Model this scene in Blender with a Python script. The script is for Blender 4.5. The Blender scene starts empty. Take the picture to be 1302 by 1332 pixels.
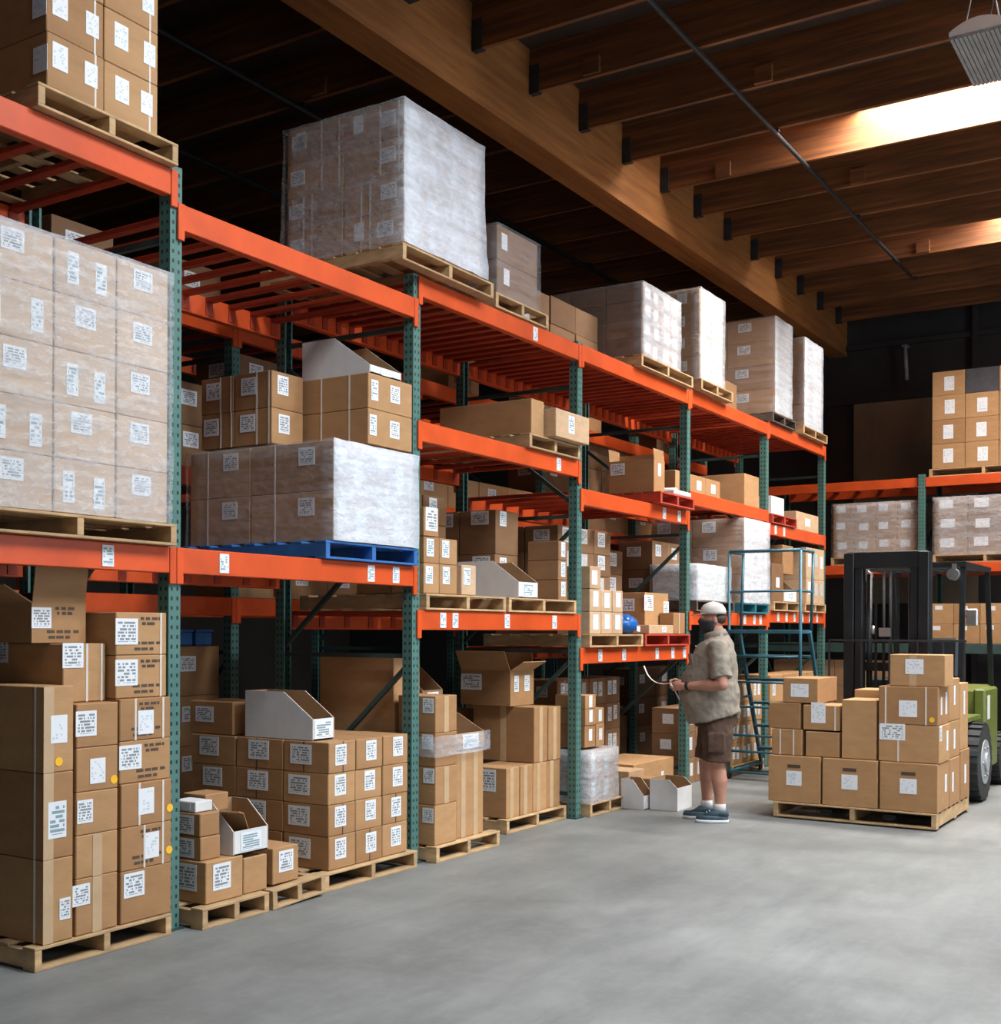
import bpy, bmesh, math, random
from mathutils import Vector, Matrix, Euler
C = bpy.context.scene.collection
R = math.radians
# ---------------------------------------------------------------- camera
cam_data = bpy.data.cameras.new('camera')
cam = bpy.data.objects.new('camera', cam_data); C.objects.link(cam)
FPX, TH = 1554.5, math.atan(974 / 1554.5)
cam_data.sensor_fit = 'HORIZONTAL'; cam_data.sensor_width = 36.0
cam_data.lens = FPX / 1302 * 36
cam_data.shift_y = (819 - 666) / 1302
cam_data.clip_end = 200
cam.location = (4.73, 0, 1.57)
cam.rotation_euler = (Matrix.Rotation(TH, 3, 'Z') @ Matrix.Rotation(R(90), 3, 'X') @ Matrix.Rotation(0.004, 3, 'Z')).to_euler()
bpy.context.scene.camera = cam
# ---------------------------------------------------------------- world, daylight openings, added fill lights, exposure
sc = bpy.context.scene
sc.view_settings.view_transform = 'Standard'; sc.view_settings.look = 'None'
sc.view_settings.exposure = 0.32; sc.view_settings.gamma = 1.0
sc.cycles.diffuse_bounces = 3; sc.cycles.max_bounces = 10
w = bpy.data.worlds.new('world'); sc.world = w; w.use_nodes = True
w.node_tree.nodes['Background'].inputs[0].default_value = (0.80, 0.90, 1.0, 1)
w.node_tree.nodes['Background'].inputs[1].default_value = 0.03
def area(name, loc, direction, sx, sy, power, color):
    d = bpy.data.lights.new(name, 'AREA'); d.shape = 'RECTANGLE'; d.size = sx; d.size_y = sy
    d.energy = power; d.color = color
    o = bpy.data.objects.new(name, d); C.objects.link(o); o.location = loc
    o.rotation_euler = Vector(direction).to_track_quat('-Z', 'Y').to_euler()
    return o
area('dock_door_daylight', (12.5, 9.5, 2.0), (-1, 0, 0.0), 3.8, 12.0, 560, (0.80, 0.90, 1.0))
area('near_fill_light', (8.5, -5.0, 1.7), (-0.45, 1, 0.02), 5.0, 3.2, 48, (0.88, 0.93, 1.0))  # soft fill added behind the camera
FILL_TINT = (0.87, 0.94, 1.0)  # the next four roof lights are added, unseen, to brighten floor and fronts
area('roof_skylight_or_fill', (4.2, 3.1, 6.9), (0, 0, -1), 2.6, 0.7, 120, FILL_TINT)
area('roof_skylight_or_fill', (4.7, 4.97, 6.9), (0, 0, -1), 3.0, 0.7, 430, FILL_TINT)
area('roof_skylight_or_fill', (5.3, 7.75, 6.9), (0, 0, -1), 2.6, 0.7, 330, FILL_TINT)
area('roof_skylight_or_fill', (5.8, 9.6, 6.9), (0, 0, -1), 3.0, 0.7, 240, FILL_TINT)
area('roof_skylight_or_fill', (3.7, 11.45, 6.92), (0, 0.15, -1), 4.4, 0.7, 640, (1.0, 0.96, 0.90))
area('roof_skylight_or_fill', (4.0, 15.15, 6.92), (0, 0.15, -1), 3.6, 0.7, 560, (1.0, 0.96, 0.90))
# ---------------------------------------------------------------- materials
def new_mat(name):
    m = bpy.data.materials.new(name); m.use_nodes = True
    nt = m.node_tree; b = nt.nodes['Principled BSDF']
    return m, nt, b
def mixrgb(nt, fac, a, b, mode='MIX'):
    n = nt.nodes.new('ShaderNodeMix'); n.data_type = 'RGBA'; n.blend_type = mode
    for s, v in ((n.inputs[0], fac), (n.inputs[6], a), (n.inputs[7], b)):
        if isinstance(v, (int, float, tuple)): s.default_value = v if not isinstance(v, tuple) else (*v[:3], 1)
        else: nt.links.new(v, s)
    return n.outputs[2]
def math_n(nt, op, a, b=None, c=None):
    n = nt.nodes.new('ShaderNodeMath'); n.operation = op
    for i, v in enumerate((a, b, c)):
        if v is None: continue
        if isinstance(v, (int, float)): n.inputs[i].default_value = v
        else: nt.links.new(v, n.inputs[i])
    return n.outputs[0]
def noise(nt, scale, detail=3, coord='Object', stretch=None, rough=0.55):
    t = nt.nodes.new('ShaderNodeTexCoord'); n = nt.nodes.new('ShaderNodeTexNoise')
    n.inputs['Scale'].default_value = scale; n.inputs['Detail'].default_value = detail; n.inputs['Roughness'].default_value = rough
    src = t.outputs[coord]
    if stretch:
        mp = nt.nodes.new('ShaderNodeMapping'); mp.inputs['Scale'].default_value = stretch
        nt.links.new(src, mp.inputs[0]); src = mp.outputs[0]
    nt.links.new(src, n.inputs['Vector'])
    return n.outputs['Fac']
def ramp(nt, fac, lo, hi):
    n = nt.nodes.new('ShaderNodeMapRange'); n.inputs[1].default_value = lo; n.inputs[2].default_value = hi
    nt.links.new(fac, n.inputs[0]); return n.outputs[0]
def bump(nt, b, h, strength=0.3, dist=0.01):
    n = nt.nodes.new('ShaderNodeBump'); n.inputs['Strength'].default_value = strength; n.inputs['Distance'].default_value = dist
    nt.links.new(h, n.inputs['Height']); nt.links.new(n.outputs[0], b.inputs['Normal'])
def plain(name, col, rough=0.6, metal=0.0, var=0.18, scale=9.0, rnd=0.0, stretch=None, bmp=0.0, world=False):
    """paint, wood, cloth: a base colour broken up by noise; rnd adds a little change from one object to the next"""
    m, nt, b = new_mat(name)
    f = noise(nt, scale, 4, 'Object', stretch)
    c = mixrgb(nt, ramp(nt, f, 0.3, 0.7), tuple(x * (1 - var) for x in col), tuple(min(1, x * (1 + var)) for x in col))
    if rnd:
        oi = nt.nodes.new('ShaderNodeObjectInfo')
        c = mixrgb(nt, math_n(nt, 'MULTIPLY', oi.outputs['Random'], rnd), c, tuple(x * 0.45 for x in col))
    nt.links.new(c, b.inputs['Base Color'])
    b.inputs['Roughness'].default_value = rough; b.inputs['Metallic'].default_value = metal
    if bmp: bump(nt, b, f, bmp)
    return m
M = {}
def cardboard(name, a, b_):
    m, nt, b = new_mat(name)
    oi = nt.nodes.new('ShaderNodeObjectInfo')
    c = mixrgb(nt, oi.outputs['Random'], a, b_)
    f = noise(nt, 7, 4, 'Object', (1, 1, 2.2))
    c = mixrgb(nt, ramp(nt, f, 0.25, 0.75), c, mixrgb(nt, 1.0, c, (0.80, 0.77, 0.73), 'MULTIPLY'))
    g = noise(nt, 90, 1, 'Object', (0.15, 0.15, 1.6))
    c = mixrgb(nt, math_n(nt, 'MULTIPLY', g, 0.22), c, (0.20, 0.11, 0.05))
    nt.links.new(c, b.inputs['Base Color']); b.inputs['Roughness'].default_value = 0.72
    bump(nt, b, f, 0.12, 0.01)
    return m
M['card'] = cardboard('cardboard', (0.37, 0.190, 0.078), (0.51, 0.290, 0.130))
M['card_dark_shaded'] = cardboard('cardboard_dark_shaded', (0.20, 0.100, 0.045), (0.32, 0.175, 0.085))  # dark cartons; also paints shade into brown boxes set deep in the racks
M['card_black'] = plain('dark_grey_carton', (0.05, 0.05, 0.058), 0.6)
M['card_in'] = cardboard('cardboard_inside', (0.36, 0.22, 0.11), (0.42, 0.26, 0.13))
M['card_pale'] = cardboard('cardboard_pale', (0.56, 0.37, 0.22), (0.66, 0.46, 0.29))
M['white_card'] = plain('white_cardboard', (0.66, 0.66, 0.66), 0.6, var=0.06)
M['tape'] = plain('packing_tape', (0.50, 0.345, 0.20), 0.25, var=0.08)
M['strap'] = plain('plastic_strap', (0.66, 0.60, 0.54), 0.35, var=0.05)
M['dark_strap'] = plain('dark_strap', (0.05, 0.05, 0.05), 0.35)
M['ink'] = plain('printing_ink', (0.07, 0.045, 0.03), 0.7)
M['dot'] = plain('yellow_dot', (0.90, 0.48, 0.02), 0.6, var=0.05)
def paper(name, sx, sz, dens, dark=(0.22, 0.24, 0.26)):
    m, nt, b = new_mat(name)
    t = nt.nodes.new('ShaderNodeTexCoord'); s = nt.nodes.new('ShaderNodeSeparateXYZ'); nt.links.new(t.outputs['Generated'], s.inputs[0])
    x, z = s.outputs[0], s.outputs[2]
    oi = nt.nodes.new('ShaderNodeObjectInfo')
    cx = math_n(nt, 'FLOOR', math_n(nt, 'MULTIPLY', x, sx)); cz = math_n(nt, 'FLOOR', math_n(nt, 'MULTIPLY', z, sz))
    cb = nt.nodes.new('ShaderNodeCombineXYZ'); nt.links.new(cx, cb.inputs[0]); nt.links.new(cz, cb.inputs[1]); nt.links.new(math_n(nt, 'MULTIPLY', oi.outputs['Random'], 37), cb.inputs[2])
    wn = nt.nodes.new('ShaderNodeTexWhiteNoise'); nt.links.new(cb.outputs[0], wn.inputs[0])
    on = math_n(nt, 'GREATER_THAN', wn.outputs[0], 1 - dens)
    row = math_n(nt, 'GREATER_THAN', math_n(nt, 'FRACT', math_n(nt, 'MULTIPLY', z, sz)), 0.35)
    mx = math_n(nt, 'LESS_THAN', math_n(nt, 'ABSOLUTE', math_n(nt, 'SUBTRACT', x, 0.5)), 0.40)
    mz = math_n(nt, 'LESS_THAN', math_n(nt, 'ABSOLUTE', math_n(nt, 'SUBTRACT', z, 0.5)), 0.40)
    f = math_n(nt, 'MULTIPLY', math_n(nt, 'MULTIPLY', on, row), math_n(nt, 'MULTIPLY', mx, mz))
    c = mixrgb(nt, f, (0.74, 0.76, 0.79), dark)
    nt.links.new(c, b.inputs['Base Color']); b.inputs['Roughness'].default_value = 0.45
    return m
M['label_text'] = paper('label_text', 16, 8, 0.66)
M['label_light'] = paper('label_light', 10, 9, 0.25, (0.50, 0.56, 0.62))
M['label_bars'] = paper('label_bars', 5, 8, 0.60, (0.22, 0.32, 0.36))
M['label_plain'] = plain('plain_paper', (0.50, 0.51, 0.52), 0.5, var=0.2, scale=40)
M['orange'] = plain('orange_paint', (0.66, 0.082, 0.014), 0.42, var=0.14, scale=4, rnd=0.25)
M['red_slat'] = plain('red_paint', (0.40, 0.040, 0.013), 0.5, var=0.2, scale=5, rnd=0.3)
M['brace'] = plain('dark_green_paint', (0.030, 0.060, 0.056), 0.5)
def post_mat():
    m, nt, b = new_mat('teal_punched_steel')
    t = nt.nodes.new('ShaderNodeTexCoord'); s = nt.nodes.new('ShaderNodeSeparateXYZ'); nt.links.new(t.outputs['Object'], s.inputs[0])
    sn = nt.nodes.new('ShaderNodeSeparateXYZ'); nt.links.new(t.outputs['Normal'], sn.inputs[0])
    isx = math_n(nt, 'GREATER_THAN', math_n(nt, 'ABSOLUTE', sn.outputs[0]), 0.7)
    c = math_n(nt, 'ADD', math_n(nt, 'MULTIPLY', isx, s.outputs[1]), math_n(nt, 'MULTIPLY', math_n(nt, 'SUBTRACT', 1.0, isx), s.outputs[0]))
    zz = math_n(nt, 'FRACT', math_n(nt, 'MULTIPLY', s.outputs[2], 20.0))
    hz = math_n(nt, 'LESS_THAN', math_n(nt, 'ABSOLUTE', math_n(nt, 'SUBTRACT', zz, 0.5)), 0.20)
    hc = math_n(nt, 'LESS_THAN', math_n(nt, 'ABSOLUTE', math_n(nt, 'SUBTRACT', math_n(nt, 'ABSOLUTE', c), 0.019)), 0.0065)
    f = math_n(nt, 'MULTIPLY', hz, hc)
    n = noise(nt, 6, 4)
    base = mixrgb(nt, n, (0.045, 0.135, 0.118), (0.095, 0.205, 0.18))
    nt.links.new(mixrgb(nt, f, base, (0.008, 0.012, 0.013)), b.inputs['Base Color'])
    b.inputs['Roughness'].default_value = 0.45
    return m
M['post'] = post_mat()
M['wood'] = plain('pallet_wood', (0.50, 0.325, 0.165), 0.75, var=0.28, scale=6, rnd=0.45, stretch=(1, 1, 3), bmp=0.2)
M['wood_red'] = plain('red_pallet_paint', (0.42, 0.045, 0.020), 0.6, var=0.2)
M['wood_blue'] = plain('blue_pallet_paint', (0.025, 0.13, 0.38), 0.6, var=0.2)
M['wood_teal'] = plain('teal_pallet_paint', (0.03, 0.20, 0.25), 0.6, var=0.2)
M['wood_dark'] = plain('weathered_dark_wood', (0.10, 0.075, 0.06), 0.8, var=0.3)
def timber(name, a, b_, stretch):
    m, nt, b = new_mat(name)
    f = noise(nt, 3.0, 6, 'Object', stretch, 0.65)
    g = noise(nt, 0.7, 2, 'Object')
    c = mixrgb(nt, ramp(nt, f, 0.32, 0.68), a, b_)
    c = mixrgb(nt, math_n(nt, 'MULTIPLY', ramp(nt, g, 0.4, 0.7), 0.45), c, tuple(x * 0.55 for x in a))
    nt.links.new(c, b.inputs['Base Color']); b.inputs['Roughness'].default_value = 0.62
    bump(nt, b, f, 0.2, 0.01)
    return m
M['girder'] = timber('glued_timber', (0.24, 0.080, 0.018), (0.46, 0.185, 0.048), (5, 0.35, 7))
M['joist'] = timber('joist_timber', (0.100, 0.036, 0.014), (0.29, 0.100, 0.026), (0.35, 5, 7))
M['deck'] = timber('roof_boarding', (0.045, 0.028, 0.020), (0.075, 0.046, 0.032), (2, 0.4, 2))
M['hanger'] = plain('joist_hanger_steel', (0.045, 0.05, 0.055), 0.5, 0.5)
M['wall'] = plain('dark_wall', (0.030, 0.027, 0.026), 0.85, var=0.25, scale=1.2)
M['wall_sheet'] = plain('grey_wall_sheet', (0.19, 0.15, 0.105), 0.7, var=0.3, scale=0.9)
M['steel'] = plain('bare_steel', (0.45, 0.46, 0.47), 0.35, 0.9)
M['grey_paint'] = plain('grey_paint', (0.30, 0.31, 0.32), 0.5)
M['white_paint'] = plain('white_enamel', (0.80, 0.82, 0.84), 0.4, var=0.04)
M['black'] = plain('black_paint', (0.010, 0.013, 0.016), 0.38, 0.0, 0.3)
M['rubber'] = plain('tyre_rubber', (0.018, 0.018, 0.019), 0.75, var=0.3)
M['green'] = plain('lime_green_paint', (0.125, 0.155, 0.030), 0.4, var=0.15)
M['ladder'] = plain('blue_ladder_paint', (0.028, 0.115, 0.160), 0.42, var=0.2)
def floor_mat():
    m, nt, b = new_mat('concrete')
    f = noise(nt, 0.55, 6, 'Object', (1, 1, 1), 0.7); g = noise(nt, 14, 4, 'Object'); h = noise(nt, 1.6, 5, 'Object', (3.0, 0.6, 1), 0.7)
    c = mixrgb(nt, ramp(nt, f, 0.34, 0.66), (0.125, 0.128, 0.122), (0.235, 0.24, 0.23))
    c = mixrgb(nt, math_n(nt, 'MULTIPLY', ramp(nt, h, 0.42, 0.68), 0.5), c, (0.11, 0.116, 0.116))
    c = mixrgb(nt, math_n(nt, 'MULTIPLY', ramp(nt, g, 0.50, 0.8), 0.25), c, (0.26, 0.268, 0.26))
    nt.links.new(c, b.inputs['Base Color'])
    nt.links.new(math_n(nt, 'MULTIPLY_ADD', f, 0.30, 0.38), b.inputs['Roughness'])
    bump(nt, b, g, 0.08, 0.004)
    return m
M['floor'] = floor_mat()
def film(name, lo, hi, tint=(0.78, 0.82, 0.88)):
    """clear stretch film: partly see-through, with milky streaks where it is doubled, and glossy creases"""
    m = bpy.data.materials.new(name); m.use_nodes = True; nt = m.node_tree; nt.nodes.clear()
    out = nt.nodes.new('ShaderNodeOutputMaterial')
    tr = nt.nodes.new('ShaderNodeBsdfTransparent'); tr.inputs[0].default_value = (0.97, 0.97, 0.97, 1)
    pr = nt.nodes.new('ShaderNodeBsdfPrincipled'); pr.inputs['Base Color'].default_value = (*tint, 1); pr.inputs['Roughness'].default_value = 0.28
    f = noise(nt, 2.4, 6, 'Object', (0.8, 0.8, 7), 0.72); g = noise(nt, 16, 4, 'Object', (1, 1, 1.6), 0.6)
    k = math_n(nt, 'ADD', math_n(nt, 'MULTIPLY', ramp(nt, f, 0.30, 0.72), 0.7), math_n(nt, 'MULTIPLY', ramp(nt, g, 0.45, 0.75), 0.3))
    fac = math_n(nt, 'MULTIPLY_ADD', k, hi - lo, lo)
    bp = nt.nodes.new('ShaderNodeBump'); bp.inputs['Strength'].default_value = 0.65; bp.inputs['Distance'].default_value = 0.02
    nt.links.new(g, bp.inputs['Height']); nt.links.new(bp.outputs[0], pr.inputs['Normal'])
    mx = nt.nodes.new('ShaderNodeMixShader'); nt.links.new(fac, mx.inputs[0]); nt.links.new(tr.outputs[0], mx.inputs[1]); nt.links.new(pr.outputs[0], mx.inputs[2])
    nt.links.new(mx.outputs[0], out.inputs[0])
    return m
M['film'] = film('stretch_film', 0.10, 0.55)
M['film_heavy_glare'] = film('thick_glare_stretch_film', 0.26, 0.80)  # milky film; also stands in for glare on some aisle faces
M['film_glare'] = film('glare_stretch_film', 0.46, 0.95, (0.80, 0.86, 0.95))  # glare of the daylight put into the film colour, aisle faces only
M['film_thin'] = film('thin_stretch_film', 0.02, 0.32)
M['skylight'] = None
def emit(name, col, s):
    m = bpy.data.materials.new(name); m.use_nodes = True; nt = m.node_tree; b = nt.nodes['Principled BSDF']
    b.inputs['Base Color'].default_value = (*col, 1); b.inputs['Emission Color'].default_value = (*col, 1); b.inputs['Emission Strength'].default_value = s
    return m
M['skylight'] = emit('skylight_panel', (1.0, 0.97, 0.92), 3.0)
# ---------------------------------------------------------------- mesh helpers
class MB:
    def __init__(self): self.bm = bmesh.new()
    def box(self, x0, x1, y0, y1, z0, z1, mi=0, rot=None, bev=0.0, piv=None):
        c = Vector(((x0 + x1) / 2, (y0 + y1) / 2, (z0 + z1) / 2))
        mt = Matrix.Translation(c) @ Matrix.Diagonal((x1 - x0, y1 - y0, z1 - z0, 1))
        if rot is not None:
            p = Vector(piv) if piv is not None else c
            mt = Matrix.Translation(p) @ Euler(rot).to_matrix().to_4x4() @ Matrix.Translation(-p) @ mt
        r = bmesh.ops.create_cube(self.bm, size=1.0, matrix=mt)
        fs = {f for v in r['verts'] for f in v.link_faces}
        for f in fs: f.material_index = mi
        if bev:
            es = list({e for v in r['verts'] for e in v.link_edges})
            q = bmesh.ops.bevel(self.bm, geom=es, offset=bev, segments=1, affect='EDGES')
            for f in q['faces']: f.material_index = mi
        return self
    def tube(self, a, b, r, n=10, mi=0, r2=None, smooth=True):
        a, b = Vector(a), Vector(b); d = b - a
        mt = Matrix.Translation((a + b) / 2) @ d.to_track_quat('Z', 'Y').to_matrix().to_4x4()
        q = bmesh.ops.create_cone(self.bm, cap_ends=True, segments=n, radius1=r, radius2=r if r2 is None else r2, depth=d.length, matrix=mt)
        for f in {f for v in q['verts'] for f in v.link_faces}:
            f.material_index = mi; f.smooth = smooth and len(f.verts) == 4
        return self
    def bar(self, a, b, w, h, mi=0):
        """a rectangular bar from a to b"""
        a, b = Vector(a), Vector(b); d = b - a
        mt = Matrix.Translation((a + b) / 2) @ d.to_track_quat('Z', 'Y').to_matrix().to_4x4() @ Matrix.Diagonal((w, h, d.length, 1))
        q = bmesh.ops.create_cube(self.bm, size=1.0, matrix=mt)
        for f in {f for v in q['verts'] for f in v.link_faces}: f.material_index = mi
        return self
    def ball(self, c, r, mi=0, sc=(1, 1, 1), n=16, rot=None):
        mt = Matrix.Translation(c) @ (Euler(rot).to_matrix().to_4x4() if rot else Matrix()) @ Matrix.Diagonal((r * sc[0], r * sc[1], r * sc[2], 1))
        q = bmesh.ops.create_uvsphere(self.bm, u_segments=n, v_segments=max(6, n * 2 // 3), radius=1, matrix=mt)
        for f in {f for v in q['verts'] for f in v.link_faces}: f.material_index = mi; f.smooth = True
        return self
    def loft(self, rings, mi=0, caps=True):
        vs = [[self.bm.verts.new(p) for p in rg] for rg in rings]; n = len(vs[0]); fs = []
        for a, b in zip(vs, vs[1:]):
            for i in range(n): fs.append(self.bm.faces.new((a[i], a[(i + 1) % n], b[(i + 1) % n], b[i])))
        if caps: fs += [self.bm.faces.new(vs[0][::-1]), self.bm.faces.new(vs[-1])]
        for f in fs: f.material_index = mi; f.smooth = True
        return self
    def prism(self, pts, axis, a, b, mi=0):
        """polygon in the plane across AXIS, pushed from a to b"""
        def P(u, v, w): return {'x': (w, u, v), 'y': (u, w, v), 'z': (u, v, w)}[axis]
        A = [self.bm.verts.new(P(u, v, a)) for u, v in pts]; B = [self.bm.verts.new(P(u, v, b)) for u, v in pts]
        fs = [self.bm.faces.new(A), self.bm.faces.new(B[::-1])]
        for i in range(len(A)): fs.append(self.bm.faces.new((A[i], B[i], B[(i + 1) % len(A)], A[(i + 1) % len(A)])))
        for f in fs: f.material_index = mi
        return self
    def data(self, name, mats):
        bmesh.ops.recalc_face_normals(self.bm, faces=self.bm.faces)
        me = bpy.data.meshes.new(name); self.bm.to_mesh(me); self.bm.free()
        for m in mats: me.materials.append(M[m] if isinstance(m, str) else m)
        return me
def link(name, me, parent=None, loc=(0, 0, 0), rot=(0, 0, 0)):
    o = bpy.data.objects.new(name, me); C.objects.link(o); o.location = loc; o.rotation_euler = rot
    if parent is not None: o.parent = parent
    return o
def obj(name, mb, mats, parent=None, loc=(0, 0, 0), rot=(0, 0, 0)):
    return link(name, mb.data(name, mats if isinstance(mats, (list, tuple)) else [mats]), parent, loc, rot)
def tag(o, label, cat, group=None, kind=None):
    o['label'] = label; o['category'] = cat
    if group: o['group'] = group
    if kind: o['kind'] = kind
    return o
def thing(name, label, cat, loc=(0, 0, 0), rotz=0, group=None):
    o = bpy.data.objects.new(name, None); C.objects.link(o); o.location = loc; o.rotation_euler = (0, 0, rotz)
    return tag(o, label, cat, group)
def struct(name, mb, mats, parent=None):
    o = obj(name, mb, mats, parent)
    if parent is None: o['kind'] = 'structure'
    return o
CACHE = {}
def cached(key, build):
    if key not in CACHE: CACHE[key] = build()
    return CACHE[key]
rng = random.Random(7)
def span(a, b): return (a + b) / 2, b - a
# ---------------------------------------------------------------- the building
mb = MB(); mb.box(-11, 15, -7, 19.2, -0.2, 0); struct('floor', mb, 'floor')
mb = MB(); mb.box(-11, 15, 19.0, 19.2, 0, 7.2)
mb.box(-11, 15, 18.93, 19.0, 5.15, 5.27); mb.box(-11, 15, 18.93, 19.0, 6.0, 6.08)
for x in (-3.4, -1.1, 1.2, 3.5): mb.box(x, x + 0.08, 18.9, 19.0, 0, 6.8)
struct('wall_back', mb, 'wall')
mb = MB(); mb.box(-0.55, 1.3, 18.86, 18.9, 2.0, 5.13); mb.box(-0.30, -0.24, 18.84, 18.86, 2.0, 5.13); struct('trim_1', mb, 'wall_sheet')
mb = MB(); mb.box(-11, -10.8, -7, 19.2, 0, 7.2); struct('wall_side', mb, 'wall')
JY0, JS = 0.81, 0.925
JY = [JY0 + JS * k for k in range(-6, 20)]
JB, JT = 6.33, 6.72
mb = MB()                                                        # roof boarding with openings for the skylights
holes = [(1.45, 5.9, 11.0, 11.87), (2.1, 5.8, 14.68, 15.57), (2.8, 5.6, 2.71, 3.52), (3.1, 6.3, 4.55, 5.40), (4.0, 6.7, 7.32, 8.17), (4.2, 7.4, 9.18, 10.01)]  # last four openings are added, out of view, for the fill lights
xs = sorted({-11, 15, *[h[0] for h in holes], *[h[1] for h in holes]}); ys = sorted({-7, 19.2, *[h[2] for h in holes], *[h[3] for h in holes]})
for xa, xb in zip(xs, xs[1:]):
    for ya, yb in zip(ys, ys[1:]):
        cx, cy = (xa + xb) / 2, (ya + yb) / 2
        if not any(h[0] < cx < h[1] and h[2] < cy < h[3] for h in holes): mb.box(xa, xb, ya, yb, JT, JT + 0.1)
struct('ceiling', mb, 'deck')
for k, h in enumerate(holes):
    mb = MB(); mb.box(h[0], h[1], h[2], h[3], JT + 0.25, JT + 0.27); struct('window_%d' % (k + 1), mb, 'skylight')
    mb = MB()
    for a in ((h[0] - .03, h[0], h[2] - .03, h[3] + .03), (h[1], h[1] + .03, h[2] - .03, h[3] + .03), (h[0], h[1], h[2] - .03, h[2]), (h[0], h[1], h[3], h[3] + .03)):
        mb.box(a[0], a[1], a[2], a[3], JT + 0.1, JT + 0.28)
    struct('trim_%d' % (k + 2), mb, 'white_paint')
mb = MB(); mb.box(-0.98, -0.70, -7, 19.0, 5.93, JT); struct('ceiling_girder', mb, 'girder')
jm = {}
for side, (xa, xb) in (('a', (-0.70, 9.0)), ('b', (-8.6, -0.98))):
    for k, y in enumerate(JY):
        me = cached(('joist', side), lambda: MB().box(xa, xb, -0.022, 0.022, JB, JT).data('ceiling_joist', ['joist']))
        o = link('ceiling_joist', me, None, (0, y, 0)); o['kind'] = 'structure'
        hm = cached(('hanger', side), lambda: (MB().box(*((-0.695, -0.60) if side == 'a' else (-1.08, -0.985)), -0.032, -0.022, JB - 0.01, JB + 0.24)
              .box(*((-0.695, -0.60) if side == 'a' else (-1.08, -0.985)), 0.022, 0.032, JB - 0.01, JB + 0.24)
              .box(*((-0.695, -0.60) if side == 'a' else (-1.08, -0.985)), -0.032, 0.032, JB - 0.012, JB - 0.002)).data('joist_hanger', ['hanger']))
        link('joist_hanger', hm, o)
# blocking pieces nailed between joists, as seen by the conduit
for (x, k) in ((-0.15, 9), (-0.05, 12), (1.05, 10), (1.1, 13), (-2.4, 8), (-3.2, 9), (1.15, 16)):
    y = JY0 + JS * (k - 0); mb = MB(); mb.box(x, x + 0.16, y - 0.06, y - 0.023, JB + 0.01, JB + 0.16); struct('ceiling_block', mb, 'joist')
mb = MB(); mb.tube((0.91, -6, 6.285), (0.91, 16.3, 6.285), 0.021, 8)
for k in range(0, 24, 3): mb.box(0.88, 0.94, JY0 + JS * (k - 4) - 0.02, JY0 + JS * (k - 4) + 0.02, 6.30, 6.335)
c = obj('ceiling_conduit', mb, 'hanger'); tag(c, 'thin grey metal conduit running under the wooden ceiling joists', 'pipe')
mb = MB(); mb.tube((-4.2, -6, 6.27), (-4.2, 18.0, 6.27), 0.03, 8).tube((-2.55, -6, 6.27), (-2.55, 18.0, 6.27), 0.03, 8)
for k in range(0, 24, 3): mb.box(-4.23, -4.17, JY0 + JS * (k - 4) - 0.02, JY0 + JS * (k - 4) + 0.02, 6.29, 6.335).box(-2.58, -2.52, JY0 + JS * (k - 4) - 0.02, JY0 + JS * (k - 4) + 0.02, 6.29, 6.335)
c = obj('sprinkler_pipe', mb, 'black'); tag(c, 'dark sprinkler pipes under the joists behind the big timber girder', 'pipe')
mb = MB(); mb.tube((.27, 18.82, 5.42), (.24, 18.82, 5.95), .03, 8); mb.box(.20, .28, 18.80, 18.93, 5.93, 5.96)
c = obj('wall_pipe', mb, 'grey_paint'); tag(c, 'short pale pipe stub hanging high on the dark back wall', 'pipe')
# ---------------------------------------------------------------- hanging lamp
t = thing('ceiling_lamp', 'white hanging warehouse lamp with a ribbed grey diffuser underneath', 'lamp', (3.10, 9.35, 5.81))
prof = [(-0.20, 0.0)] + [(-0.20 + 0.40 * i / 12, 0.012 + 0.085 * math.sin(math.pi * (0.04 + 0.92 * i / 12)) ** 0.8) for i in range(13)] + [(0.20, 0.0)]
obj('housing', MB().prism(prof, 'y', -0.44, 0.44), 'white_paint', t)
mb = MB()
for i in range(13): mb.box(-0.195 + 0.03 * i, -0.173 + 0.03 * i, -0.43, 0.43, -0.022, 0.0)
mb.box(-0.197, 0.197, -0.435, 0.435, -0.010, 0.001)
obj('diffuser', mb, 'grey_paint', t)
for y in (-0.3, 0.3):
    for s in (-1, 1):
        obj('hanging_wire', MB().tube((s * 0.12, y, 0.085), (0.02 * s, y, 0.60), 0.006, 6), 'steel', t)
obj('junction_box', MB().box(-0.06, 0.06, -0.40, 0.40, 0.60, 0.66), 'black', t)
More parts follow.
